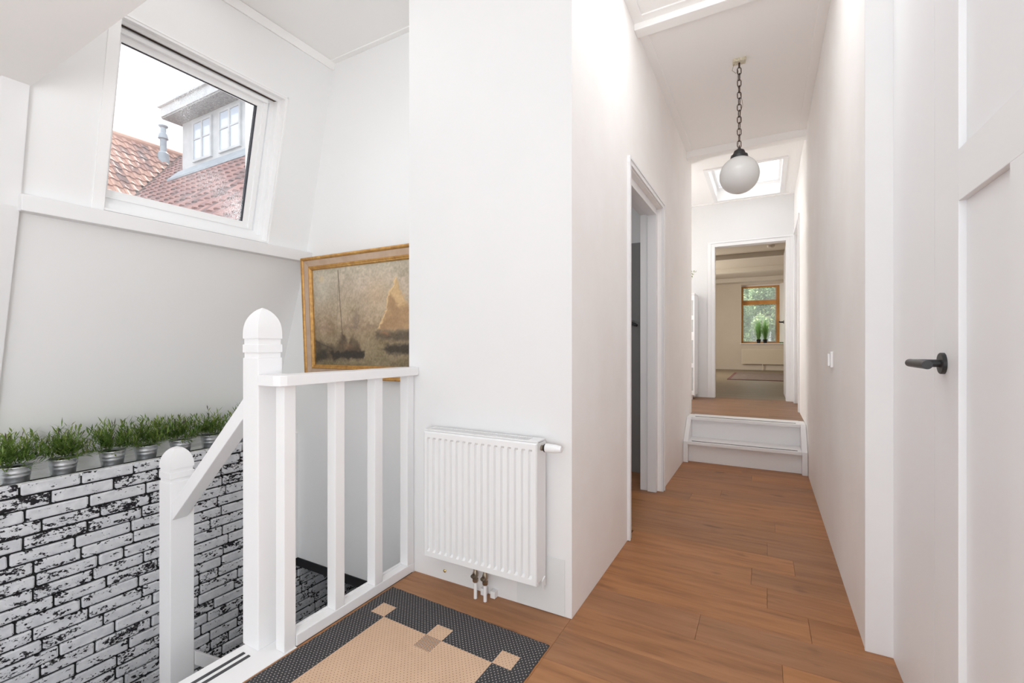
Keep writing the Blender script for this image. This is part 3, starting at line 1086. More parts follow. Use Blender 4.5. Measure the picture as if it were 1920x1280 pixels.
# door in the right wall near the end
d3 = struct(empty('door_3', (XR, 6.035, ZF)), 'narrow white door seen edge on at the end of the right wall')
casing(d3, 'casing', [(-0.014, 5.585 - 6.035, 0.001, 0.001, 5.64 - 6.035, 2.02), (-0.014, 6.43 - 6.035, 0.001, 0.001, 6.485 - 6.035, 2.02), (-0.014, 5.585 - 6.035, 2.0205, 0.001, 6.485 - 6.035, 2.065)])
MB().box(0.05, 5.622 - 6.035, 0.004, 0.09, 6.448 - 6.035, 2.018).build('door_leaf', M['door_white'], d3, bevel=0.002)

# ------------------------------------------------------------------ radiator
rad = tag(empty('radiator', (-1.053, 1.645, 0.14)), 'white panel radiator with vertical grooves on the wall beside the rug', 'radiator')
RX0, RX1, RZ0, RZ1, RYF, RYB = -1.332, -0.774, 0.143, 0.700, 1.600, 1.682


def rbuild(mb, name, mat, bevel=0.0, smooth=False):
    mb.v = [tuple(Vector(p) - rad.location) for p in mb.v]
    return mb.build(name, M[mat], rad, bevel=bevel, smooth=smooth)


# front sheet with pressed ribs
nx, grooves = 0, 17
xs = []
g0, g1 = -1.303, -0.800
pitch = (g1 - g0) / (grooves - 1)
prof = [(RX0, 0.0), (RX0 + 0.006, -0.004)]
for i in range(grooves):
    c_ = g0 + pitch * i
    prof += [(c_ - 0.0105, -0.004), (c_ - 0.0060, 0.0075), (c_ + 0.0030, 0.0075), (c_ + 0.0075, -0.004)]
prof += [(RX1 - 0.004, -0.004), (RX1, 0.0)]
flat = [(x, -0.004 if 0 < i < len(prof) - 1 else d) for i, (x, d) in enumerate(prof)]
zlev = [(RZ0, 0), (RZ0 + 0.004, 2), (RZ0 + 0.026, 2), (RZ0 + 0.036, 1), (RZ1 - 0.036, 1), (RZ1 - 0.026, 2), (RZ1 - 0.006, 2), (RZ1, 0)]
vs, fs = [], []
for z_, mode in zlev:
    for (x, d), (xf, df) in zip(prof, flat):
        dd = {0: 0.002, 1: d, 2: df}[mode]
        vs.append((x, RYF + 0.002 + dd, z_))
n_ = len(prof)
for a in range(len(zlev) - 1):
    for b_ in range(n_ - 1):
        fs.append((a * n_ + b_, a * n_ + b_ + 1, (a + 1) * n_ + b_ + 1, (a + 1) * n_ + b_))
rbuild(MB().add(vs, fs), 'front_panel', 'rad')
rbuild(MB().box(RX0, RYF + 0.0105, RZ0, RX1, RYF + 0.018, RZ1), 'panel_body', 'rad', 0.002)
rbuild(MB().box(RX0 + 0.006, RYB - 0.014, RZ0, RX1 - 0.006, RYB, RZ1 - 0.008), 'back_panel', 'rad', 0.002)
for x0, x1 in ((RX0 - 0.001, RX0 + 0.0015), (RX1 - 0.0015, RX1 + 0.001)):
    rbuild(MB().box(x0, RYF + 0.004, RZ0 + 0.012, x1, RYB, RZ1 - 0.002), 'side_cover', 'rad')
# top grille: a rim with slots between fine bars
tg = MB()
tg.box(RX0, RYF + 0.006, RZ1, RX1, RYF + 0.018, RZ1 + 0.006)
tg.box(RX0, RYB - 0.012, RZ1, RX1, RYB, RZ1 + 0.006)
tg.box(RX0, RYF + 0.018, RZ1, RX0 + 0.022, RYB - 0.012, RZ1 + 0.006)
tg.box(RX1 - 0.045, RYF + 0.018, RZ1, RX1, RYB - 0.012, RZ1 + 0.006)
rbuild(tg, 'top_grille', 'rad', 0.001)
bars = MB()
x = RX0 + 0.027
while x < RX1 - 0.048:
    bars.box(x, RYF + 0.018, RZ1 + 0.0005, x + 0.005, RYB - 0.012, RZ1 + 0.005)
    x += 0.0098
o = rbuild(bars, 'grille_bars', 'rad')
o['kind'] = 'stuff'
# thermostat valve at right top
rbuild(MB().lathe([(0.001, 0), (0.011, 0), (0.011, 0.008), (0.008, 0.009), (0.008, 0.014)], (RX1 + 0.001, 1.640, 0.676), n=16, axis='X'), 'valve', 'brass', smooth=True)
rbuild(MB().lathe([(0.001, 0), (0.0160, 0), (0.0165, 0.005), (0.010, 0.006), (0.001, 0.006)], (RX1 + 0.015, 1.640, 0.677), n=20, axis='X'), 'valve_ring', 'black', smooth=True)
rbuild(MB().lathe([(0.001, 0), (0.017, 0), (0.0175, 0.01), (0.0165, 0.04), (0.0135, 0.062), (0.012, 0.066), (0.001, 0.068)], (RX1 + 0.021, 1.640, 0.678), n=28, axis='X'), 'thermostat_knob', 'rad', smooth=True)
# pipes with valves below
for xp in (-1.083, -1.034):
    pp = rbuild(MB().lathe([(0.0075, 0.001), (0.0075, 0.075)], (xp, 1.640, 0.0), n=16), 'pipe', 'rad', smooth=True)
    v_ = MB()
    v_.lathe([(0.001, 0.070), (0.0105, 0.071), (0.0125, 0.076), (0.0125, 0.086), (0.009, 0.088), (0.009, 0.094), (0.012, 0.096), (0.013, 0.108), (0.009, 0.118), (0.008, 0.15)], (xp, 1.640, 0.0), n=6 * 3)
    v_.lathe([(0.001, 0.0), (0.008, 0.0), (0.0085, 0.010), (0.006, 0.013), (0.001, 0.013)], (xp, 1.614, 0.104), n=14, axis='Y')
    rbuild(v_, 'pipe_valve', 'brass', smooth=True)
# hooks at the lower right
hk = MB()
hk.prism([(1.640, 0.150), (1.668, 0.160), (1.672, 0.120), (1.662, 0.128), (1.655, 0.108), (1.646, 0.125)], lambda y, z: (RX1 + 0.001, y, z), lambda y, z: (RX1 + 0.006, y, z))
rbuild(hk, 'bracket', 'rad')
rbuild(MB().box(RX0 + 0.09, RYB - 0.001, RZ0 + 0.08, RX0 + 0.12, YR - 0.0005, RZ1 - 0.06), 'wall_bracket', 'rad')
rbuild(MB().box(RX1 - 0.12, RYB - 0.001, RZ0 + 0.08, RX1 - 0.09, YR - 0.0005, RZ1 - 0.06), 'wall_bracket', 'rad')
# small corner blocks behind the pipes
blk = tag(empty('pipe_bracket', (-1.045, 1.688, 0)), 'pair of small white blocks on the floor behind the radiator pipes', 'bracket')
for xq in (-0.022, 0.027):
    MB().box(xq - 0.012, -0.016, 0.0005, xq + 0.012, 0.0115, 0.030).build('block', M['wood_white'], blk, bevel=0.003)
# pale board patch and screw
tag(MB().box(-0.912, YR - 0.004, 0.002, -0.697, YR - 0.0005, 0.226).build('wall_patch', M['patch'], bevel=0.001), 'pale grey board fixed low on the wall behind the radiator corner', 'board')
tag(MB().lathe([(0.0005, -0.006), (0.004, -0.006), (0.0075, -0.003), (0.0075, -0.0002), (0.0005, -0.0002)], (-1.291, YR, 0.043), n=16, axis='Y').build('brass_cap', M['gold_screw'], smooth=True), 'tiny round brass cap low on the wall under the radiator', 'cap')

# light switch
sw_ = tag(empty('light_switch', (XR, 2.94, 1.005)), 'small white light switch on the hall right wall', 'switch')
MB().box(-0.013, -0.041, -0.041, -0.0005, 0.041, 0.041).build('plate', M['upvc'], sw_, bevel=0.003)
MB().box(-0.024, -0.034, -0.034, -0.0135, 0.030, 0.030).build('rocker', M['upvc'], sw_, bevel=0.004)

# fitting in the side room
wf = tag(empty('wall_fitting', (-0.985, 3.93, 1.265)), 'small chrome fitting on the dark wall of the side room', 'fitting')
MB().lathe([(0.001, -0.02), (0.024, -0.02), (0.028, -0.001), (0.001, -0.001)], n=20, axis='Y').build('rosette', M['chrome'], wf, smooth=True)
MB().tube([(0, -0.018, 0), (0, -0.05, 0), (0.045, -0.065, -0.02)], 0.011, 12).build('lever', M['black'], wf, smooth=True)

# ------------------------------------------------------------------ painting
pt = tag(empty('framed_painting', (-2.10, YP - 0.03, 0.868)), 'oil painting of sailing boats on hazy water in a gilt frame', 'painting')
pt.rotation_euler = (R(2.4), 0, 0)
PX0, PX1, PZ0, PZ1 = -0.612, 0.60, 0.0, 0.793     # outer, relative to root


def gilt():
    a = NT('gilt_wood')
    f = a.noise(a.mapping(a.coord(), (6, 6, 6)), 5, 4, 0.6)
    a.color(a.ramp(f, [(0.3, (0.40, 0.20, 0.055, 1)), (0.6, (0.58, 0.32, 0.09, 1)), (0.8, (0.70, 0.46, 0.17, 1))]))
    a.set(Metallic=0.35, Roughness=0.38)
    return a.m


M['gilt'] = gilt()
M['mauve'] = paint('mauve_frame_slope', (0.50, 0.36, 0.26, 1), (0.58, 0.44, 0.33, 1), 0.55, 12)


def frame_ring(x0, z0, x1, z1, prof):
    """mitred frame: prof = list of (inset, height toward the viewer)"""
    mb = MB()
    rings = [[(x0 + i, -h, z0 + i), (x1 - i, -h, z0 + i), (x1 - i, -h, z1 - i), (x0 + i, -h, z1 - i)] for i, h in prof]
    n = len(rings)
    vs = [p for r in rings for p in r]
    fs = []
    for k in range(n):
        k2 = (k + 1) % n
        for i in range(4):
            j = (i + 1) % 4
            fs.append((k * 4 + i, k * 4 + j, k2 * 4 + j, k2 * 4 + i))
    return mb.add(vs, fs)


frame_ring(PX0, PZ0, PX1, PZ1, [(0, 0.0), (0, 0.038), (0.004, 0.044), (0.010, 0.045), (0.017, 0.042), (0.022, 0.036), (0.022, 0.0)]).build('outer_moulding', M['gilt'], pt)
frame_ring(PX0, PZ0, PX1, PZ1, [(0.022, 0.0), (0.022, 0.034), (0.060, 0.026), (0.060, 0.0)]).build('frame_slope', M['mauve'], pt)
frame_ring(PX0, PZ0, PX1, PZ1, [(0.060, 0.0), (0.060, 0.030), (0.064, 0.033), (0.070, 0.032), (0.074, 0.028), (0.078, 0.029), (0.084, 0.024), (0.086, 0.014), (0.086, 0.0)]).build('inner_moulding', M['gilt'], pt)
CX0, CX1, CZ0, CZ1 = PX0 + 0.084, PX1 - 0.084, PZ0 + 0.084, PZ1 - 0.084
NXp, NZp = 240, 150
U, V = np.meshgrid(np.linspace(0, 1, NXp), np.linspace(0, 1, NZp))
GU, GV = U, V
rs = np.random.RandomState(5)


def smooth_noise(n1, n2):
    g = rs.rand(n2 + 1, n1 + 1)
    x, y = GU * n1, GV * n2
    i, j = np.clip(x.astype(int), 0, n1 - 1), np.clip(y.astype(int), 0, n2 - 1)
    fx, fy = x - i, y - j
    fx, fy = fx * fx * (3 - 2 * fx), fy * fy * (3 - 2 * fy)
    return (g[j, i] * (1 - fx) + g[j, i + 1] * fx) * (1 - fy) + (g[j + 1, i] * (1 - fx) + g[j + 1, i + 1] * fx) * fy




def blend(img, mask, col):
    m = np.clip(mask, 0, 1)[..., None]
    return img * (1 - m) + np.array(col, float) * m


def seg_d(x0, y0, x1, y1, asp=1.6):
    px, py = (U - x0) * asp, V - y0
    dx, dy = (x1 - x0) * asp, y1 - y0
    t_ = np.clip((px * dx + py * dy) / (dx * dx + dy * dy), 0, 1)
    return np.hypot(px - t_ * dx, py - t_ * dy)


def poly_m(pts, soft=0.012):
    inside = np.zeros_like(U, bool)
    d = np.full_like(U, 9.0)
    n = len(pts)
    for i in range(n):
        (x0, y0), (x1, y1) = pts[i], pts[(i + 1) % n]
        cond = ((y0 > V) != (y1 > V))
        with np.errstate(divide='ignore', invalid='ignore'):
            xi = (x1 - x0) * (V - y0) / (y1 - y0 + 1e-12) + x0
        inside ^= cond & (U < xi)
        d = np.minimum(d, seg_d(x0, y0, x1, y1))
    sd = np.where(inside, d, -d)
    return np.clip(sd / soft * 0.5 + 0.5, 0, 1)


U0, V0 = U, V
nx_ = (smooth_noise(34, 22) - 0.5) * 0.022 + (smooth_noise(90, 60) - 0.5) * 0.014
ny_ = (smooth_noise(34, 22) - 0.5) * 0.03 + (smooth_noise(90, 60) - 0.5) * 0.018
img = np.zeros(U.shape + (3,))
stops = [(0.0, (110, 102, 76)), (0.16, (126, 116, 88)), (0.33, (136, 122, 96)), (0.40, (146, 131, 106)), (0.62, (160, 149, 126)), (0.85, (168, 160, 140)), (1.0, (166, 162, 142))]
for k in range(3):
    img[..., k] = np.interp(V + 0.03 * (smooth_noise(9, 5) - 0.5), [s[0] for s in stops], [s[1][k] for s in stops])
img += ((smooth_noise(12, 9) - 0.5) * 22 + (smooth_noise(40, 30) - 0.5) * 16 + (smooth_noise(110, 60) - 0.5) * 20)[..., None]
img = blend(img, np.exp(-(((U - 0.07) * 1.6) ** 2 + (V - 0.8) ** 2) / 0.03) * 0.35, (168, 176, 165))
img = blend(img, np.exp(-(((U - 0.08) * 1.6) ** 2 + (V - 0.90) ** 2) / 0.0012) * 0.5, (196, 176, 128))
img = blend(img, np.exp(-(((U - 0.55) * 1.6) ** 2 + (V - 0.70) ** 2) / 0.02) * 0.4, (176, 152, 118))
# ragged brush edges from here on
U, V = U0 + nx_, V0 + ny_
# distant shore and boat
img = blend(img, np.exp(-((V - 0.385 - 0.03 * (smooth_noise(10, 2) - 0.5)) / 0.02) ** 2) * (0.1 + 0.45 * smooth_noise(14, 3)), (108, 96, 80))
img = blend(img, poly_m([(0.335, 0.38), (0.375, 0.58), (0.395, 0.385)], 0.02) * 0.55, (112, 100, 86))
img = blend(img, np.exp(-(seg_d(0.39, 0.38, 0.40, 0.60) / 0.006) ** 2) * 0.5, (98, 86, 72))
# big sails at right
sail = poly_m([(0.555, 0.355), (0.695, 0.83), (0.86, 0.36)], 0.015)
img = blend(img, sail, (164, 138, 100))
img = blend(img, sail * smooth_noise(30, 26) * 0.55, (128, 102, 74))
img = blend(img, poly_m([(0.66, 0.70), (0.695, 0.83), (0.77, 0.62), (0.72, 0.56)], 0.02) * 0.7, (196, 172, 126))
img = blend(img, np.exp(-(seg_d(0.555, 0.355, 0.695, 0.83) / 0.008) ** 2) * 0.8, (206, 184, 136))
img = blend(img, poly_m([(0.54, 0.335), (0.53, 0.27), (0.85, 0.24), (0.9, 0.34)], 0.025) * 0.8, (74, 66, 52))
img = blend(img, np.exp(-(((U - 0.6) * 1.6 / 0.05) ** 2 + ((V - 0.315) / 0.02) ** 2)) * 0.7, (150, 112, 78))
img = blend(img, poly_m([(0.585, 0.17), (0.62, 0.205), (0.9, 0.22), (0.9, 0.13), (0.63, 0.125)], 0.02) * 0.9, (52, 47, 38))
# left boats
img = blend(img, poly_m([(0.0, 0.28), (0.12, 0.20), (0.20, 0.22), (0.255, 0.34), (0.30, 0.20), (0.345, 0.31), (0.43, 0.13), (0.42, 0.075), (0.0, 0.03)], 0.02) * (0.45 + 0.6 * smooth_noise(26, 30)), (74, 62, 46))
img = blend(img, poly_m([(0.13, 0.14), (0.44, 0.15), (0.42, 0.08), (0.16, 0.07)], 0.01) * 0.9, (42, 37, 30))
img = blend(img, poly_m([(0.0, 0.13), (0.11, 0.16), (0.12, 0.06), (0.0, 0.04)], 0.02) * 0.85, (46, 44, 34))
img = blend(img, np.exp(-(((U - 0.30) * 1.6 / 0.05) ** 2 + ((V - 0.19) / 0.03) ** 2)) * 0.5, (128, 98, 74))
U, V = U0 + nx_ * 0.15, V0
img = blend(img, np.exp(-(seg_d(0.232, 0.97, 0.255, 0.16) / 0.0045) ** 2) * 0.9, (72, 62, 48))
img = blend(img, np.exp(-(seg_d(0.232, 0.93, 0.20, 0.28) / 0.006) ** 2) * 0.25, (90, 82, 66))
img = blend(img, np.exp(-(seg_d(0.0, 0.25, 0.16, 0.17) / 0.006) ** 2) * 0.7, (58, 52, 40))
img = np.clip(img * np.array([1.12, 1.085, 1.09]) + 4, 20, 235) / 255
U, V = U0, V0
img = np.clip(img + ((smooth_noise(150, 90) - 0.5) * 0.06)[..., None], 0.02, 0.95)
vs = np.stack([CX0 + U * (CX1 - CX0), np.full_like(U, -0.015), CZ0 + V * (CZ1 - CZ0)], -1).reshape(-1, 3)
ii = np.arange(NXp * NZp).reshape(NZp, NXp)
fs = np.stack([ii[:-1, :-1], ii[:-1, 1:], ii[1:, 1:], ii[1:, :-1]], -1).reshape(-1, 4)
me = bpy.data.meshes.new('canvas')
me.from_pydata(vs.tolist(), [], fs.tolist())
at = me.color_attributes.new('paint', 'FLOAT_COLOR', 'POINT')
lc = np.where(img <= 0.04045, img / 12.92, ((img + 0.055) / 1.055) ** 2.4).reshape(-1, 3)
at.data.foreach_set('color', np.concatenate([lc, np.ones((len(lc), 1))], 1).astype(np.float32).ravel())
a = NT('oil_painted_canvas')
va_ = a.n('ShaderNodeVertexColor')
va_.layer_name = 'paint'
a.color(va_.outputs[0])
a.set(Roughness=0.5)
a.bump(a.noise(a.coord(), 160, 3), 0.3, 0.001)
obj('canvas', me, a.m, pt)

# ------------------------------------------------------------------ rug
rug = tag(empty('rug', (-1.066, 0.922, 0.0)), 'flat woven charcoal rug with tan centre and small tan squares', 'rug')


def mat_rug():
    a = NT('flat_woven_rug')
    c = a.coord()
    sx = a.n('ShaderNodeSeparateXYZ')
    a.l(c, sx.inputs[0])
    X = sx.outputs[0]
    Y = a.math('MULTIPLY_ADD', X, 0.035, sx.outputs[1])   # the rug lies slightly skewed
    ax, ay = a.math('ABSOLUTE', X), a.math('ABSOLUTE', Y)

    def inbox(cx, cy, hx, hy, px=X, py=Y):
        m1 = a.math('LESS_THAN', a.math('ABSOLUTE', a.math('SUBTRACT', px, cx)), hx)
        m2 = a.math('LESS_THAN', a.math('ABSOLUTE', a.math('SUBTRACT', py, cy)), hy)
        return a.math('MULTIPLY', m1, m2)
    field = inbox(0, 0, 0.256, 0.415)
    cor = inbox(0.256 + 0.036, 0.415 + 0.035, 0.0365, 0.0355, ax, ay)
    mid = inbox(0.0, 0.415 + 0.035, 0.037, 0.0355, X, ay)
    hat = inbox(0.0, 0.415 - 0.0355, 0.037, 0.0355, X, ay)
    tan = a.math('MAXIMUM', a.math('MAXIMUM', field, cor), mid)

    def lattice(p, q, r, sh=0.5):
        v = a.math('DIVIDE', Y, q)
        row = a.math('FLOOR', v)
        odd = a.math('MODULO', a.math('ABSOLUTE', row), 2.0)
        u = a.math('ADD', a.math('DIVIDE', X, p), a.math('MULTIPLY', odd, sh))
        fu = a.math('SUBTRACT', a.math('FRACT', u), 0.5)
        fv = a.math('SUBTRACT', a.math('FRACT', v), 0.5)
        d = a.math('ADD', a.math('POWER', a.math('MULTIPLY', fu, p / q), 2.0), a.math('POWER', fv, 2.0))
        return a.math('LESS_THAN', a.math('SQRT', d), r)
    dots = lattice(0.0150, 0.0088, 0.24)
    dots2 = lattice(0.0150, 0.0088, 0.20)
    hdots = lattice(0.0065, 0.0062, 0.36, 0.5)
    n = a.noise(a.mapping(c, (40, 420, 1)), 1.0, 2)
    n2 = a.noise(c, 14, 3)
    darkc = a.ramp(n, [(0.3, (0.042, 0.042, 0.045, 1)), (0.7, (0.075, 0.075, 0.08, 1))])
    tanc = a.ramp(a.math('MULTIPLY_ADD', n2, 0.5, a.math('MULTIPLY', n, 0.5)), [(0.3, (0.58, 0.40, 0.275, 1)), (0.7, (0.67, 0.475, 0.335, 1))])
    dk = a.mix(a.math('MULTIPLY', dots, 0.8), darkc, (0.50, 0.45, 0.40, 1))
    tn = a.mix(a.math('MULTIPLY', dots2, 0.75), tanc, (0.20, 0.10, 0.055, 1))
    ht = a.mix(hdots, tanc, (0.055, 0.05, 0.05, 1))
    col = a.mix(tan, dk, tn)
    col = a.mix(hat, col, ht)
    a.color(col)
    a.set(Roughness=0.85)
    a.bsdf.inputs['Specular IOR Level'].default_value = 0.1
    wv = a.noise(a.mapping(c, (180, 520, 1)), 1.0, 2)
    a.bump(a.math('ADD', wv, a.math('MULTIPLY', dots, 0.6)), 0.6, 0.002)
    return a.m


M['rug'] = mat_rug()
# slab with gently rounded, slightly wavy edges
RWX, RWY, nxr, nyr = 0.388, 0.60, 32, 50
vs, fs = [], []
for j in range(nyr + 1):
    for i in range(nxr + 1):
        x = -RWX + 2 * RWX * i / nxr
        y = -RWY + 2 * RWY * j / nyr
        edge = min(RWX - abs(x), RWY - abs(y))
        z = 0.0065 + 0.0006 * math.sin(9 * x + 5 * y) * math.sin(7 * y)
        if edge < 1e-6:
            z = 0.0035
            x += 0.0012 * math.sin(y * 90)
            y += 0.0012 * math.sin(x * 90)
        vs.append((x, y - 0.035 * x, z))
for j in range(nyr):
    for i in range(nxr):
        p = j * (nxr + 1) + i
        fs.append((p, p + 1, p + nxr + 2, p + nxr + 1))
mb = MB().add(vs, fs)
# skirt down to the floor
bd = [i for i in range(nxr + 1)] + [(nxr + 1) * j + nxr for j in range(1, nyr + 1)] + [(nxr + 1) * nyr + i for i in range(nxr - 1, -1, -1)] + [(nxr + 1) * j for j in range(nyr - 1, 0, -1)]
base = len(mb.v)
mb.v += [(mb.v[i][0], mb.v[i][1], 0.0006) for i in bd]
for k in range(len(bd)):
    k2 = (k + 1) % len(bd)
    mb.f.append((bd[k], base + k, base + k2, bd[k2]))
mb.build('weave', M['rug'], rug, smooth=True)

# ------------------------------------------------------------------ pendant lamp
lamp = tag(empty('pendant_lamp', (-0.150, 3.36, ZC)), 'white opal globe pendant lamp hanging on a dark chain', 'lamp')
pl = MB().box(-0.038, -0.026, -0.022, 0.038, 0.026, -0.0005).build('ceiling_plate', M['old_plate'], lamp, bevel=0.003)
pl.rotation_euler = (0, 0, R(6))
MB().tube([(0, 0, -0.02), (0, 0, -0.055)], 0.006, 10).build('hook', M['chain'], lamp, smooth=True)
GZ = 2.196 - ZC
gr = 0.120
link_h, link_w, wr = 0.046, 0.0115, 0.0030


def link_mesh():
    pts = []
    hh = link_h / 2 - link_w
    for i in range(6):
        t_ = math.pi * i / 5
        pts.append((link_w * math.cos(t_), 0, hh + link_w * math.sin(t_)))
    for i in range(6):
        t_ = math.pi + math.pi * i / 5
        pts.append((link_w * math.cos(t_), 0, -hh + link_w * math.sin(t_)))
    return MB().tube(pts, wr, 6, closed=True).mesh('chain_link', smooth=True)


lm = link_mesh()
lm.materials.append(M['chain'])
ztop = -0.052
zend = GZ + gr + 0.066
step_ = link_h - 2 * wr - 0.001
nl = int(round((ztop - zend) / step_))
for i in range(nl):
    o = bpy.data.objects.new('chain_link', lm)
    COL.objects.link(o)
    o.parent = lamp
    o.location = (0, 0, ztop - link_h / 2 - (ztop - zend) / nl * i)
    o.rotation_euler = (0, 0, R(25 + 90 * (i % 2) + random.uniform(-8, 8)))
wp = [(-0.03, 0.0, -0.02), (-0.042, 0, -0.06), (-0.020, 0.0, -0.085), (-0.006, 0.003, -0.07), (-0.010, 0.004, -0.11), (-0.012, 0.005, -0.16), (0.004, 0.006, -0.22), (0.016, 0.006, -0.27), (0.020, 0.006, -0.30), (0.008, 0.006, -0.34), (0.004, 0.006, -0.42), (-0.004, 0.005, -0.55), (0.003, 0.005, zend + 0.005)]
MB().tube(wp, 0.0016, 6).build('wire', M['wire'], lamp, smooth=True)
MB().lathe([(0.004, GZ + gr + 0.052), (0.010, GZ + gr + 0.056), (0.012, GZ + gr + 0.050), (0.030, GZ + gr + 0.040), (0.037, GZ + gr + 0.022), (0.037, GZ + gr + 0.018), (0.050, GZ + gr + 0.010), (0.053, GZ + gr - 0.004), (0.053, GZ + gr - 0.016), (0.045, GZ + gr - 0.018)], n=32).build('lamp_cap', M['black'], lamp, smooth=True)
MB().tube([(0, 0, zend - 0.004 + 0.012), (0, 0, GZ + gr + 0.05)], 0.004, 8).build('stem', M['chain'], lamp, smooth=True)
prof = [(gr * math.sin(math.pi * i / 28) + (0.0 if 0 < i < 28 else 0.0005), gr * -math.cos(math.pi * i / 28) + GZ) for i in range(0, 29)]
MB().lathe(prof, n=48).build('globe', M['opal'], lamp, smooth=True)


# ------------------------------------------------------------------ potted plants on the ledge
def leaves_mesh(name, blades):
    """blades: list of (base, direction, length, width, droop, tint, bend_dir)"""
    vs, fs, tint = [], [], []
    for b0, d, L, wd, droop, tn in blades:
        d = Vector(d).normalized()
        side = d.cross(Vector((0, 0, 1)))
        if side.length < 1e-3:
            side = Vector((1, 0, 0))
        side.normalize()
        k = len(vs)
        p = Vector(b0)
        for s, wf_ in ((0.0, 0.35), (0.45, 1.0), (1.0, 0.0)):
            q = p + d * (L * s) + Vector((0, 0, -droop * s * s * L))
            if wf_ > 0:
                vs.append(q - side * wd * wf_ / 2)
                vs.append(q + side * wd * wf_ / 2)
                tint += [tn, tn]
            else:
                vs.append(q)
                tint.append(tn)
        fs += [(k, k + 1, k + 3, k + 2), (k + 2, k + 3, k + 4)]
    me = bpy.data.meshes.new(name)
    me.from_pydata([tuple(v) for v in vs], [], fs)
    at = me.attributes.new('tint', 'FLOAT', 'POINT')
    at.data.foreach_set('value', np.array(tint, np.float32))
    return me


def plant_blades(rr, dark):
    bl = []
    for s in range(86):
        az = rr.uniform(0, 2 * math.pi)
        tilt = rr.uniform(0.05, 1.45) ** 1.0
        L = rr.uniform(0.085, 0.165) * (1.0 if tilt < 0.9 else 0.95)
        d = Vector((math.sin(tilt) * math.cos(az), math.sin(tilt) * math.sin(az), math.cos(tilt)))
        b0 = Vector((0.03 * math.cos(az) * rr.random(), 0.03 * math.sin(az) * rr.random(), 0.092))
        base_t = rr.random()
        for k in range(11):
            f = 0.25 + 0.75 * k / 10
            p = b0 + d * L * f + Vector((0, 0, -0.018 * f * f * math.sin(tilt)))
            a2 = rr.uniform(0, 2 * math.pi)
            out = Vector((math.cos(a2), math.sin(a2), rr.uniform(-0.2, 0.6)))
            ld = d * 0.9 + out * 0.75
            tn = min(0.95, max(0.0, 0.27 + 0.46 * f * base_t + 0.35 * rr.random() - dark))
            if k == 10 and rr.random() < 0.13:
                tn = 1.0
                ld = d + out * 0.15
            p = Vector((p.x * (0.55 if p.x < 0 else 0.9), p.y, p.z))
            if p.x < -0.04:
                ld = Vector((abs(ld.x) * 0.3, ld.y, ld.z))
            bl.append((p, ld, rr.uniform(0.030, 0.056), rr.uniform(0.0045, 0.0075), rr.uniform(0, 0.35), tn))
    return bl


PLX = -3.012
pot_prof = [(0.043, 0.0), (0.0465, 0.03), (0.0482, 0.048), (0.0500, 0.051), (0.0492, 0.056), (0.0510, 0.066), (0.0530, 0.069), (0.0520, 0.074), (0.0545, 0.090), (0.0565, 0.093), (0.0565, 0.097), (0.054, 0.098), (0.052, 0.094), (0.050, 0.085)]
pot_me = MB().lathe(pot_prof, n=36).mesh('pot', smooth=True)
pot_me.materials.append(M['zinc'])
soil_me = MB().lathe([(0.001, 0.078), (0.052, 0.080), (0.051, 0.084), (0.03, 0.090), (0.001, 0.092)], n=20).mesh('soil', smooth=True)
soil_me.materials.append(M['soil'])
labels = ['potted green plant in zinc pot, first from the left on the ledge',
          'potted green plant in zinc pot, second from the left on the ledge',
          'potted green plant in zinc pot, third from the left on the ledge',
          'potted green plant in zinc pot, fourth from the left, just left of the short newel',
          'potted green plant in zinc pot, fifth from the left, above the short newel',
          'potted green plant in zinc pot, sixth from the left, beside the sloping handrail',
          'potted green plant in zinc pot mostly hidden behind the tall newel']
for i, yy in enumerate((0.744, 0.908, 1.100, 1.252, 1.424, 1.592, 1.775)):
    rr = random.Random(40 + i)
    root = tag(empty('potted_plant', (PLX + rr.uniform(-0.004, 0.004), yy, 0.431)), labels[i], 'plant', 'potted plants on the ledge')
    obj('pot', pot_me, None, root)
    obj('soil', soil_me, None, root)
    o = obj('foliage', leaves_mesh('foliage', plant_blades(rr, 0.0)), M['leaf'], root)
    o['kind'] = 'stuff'

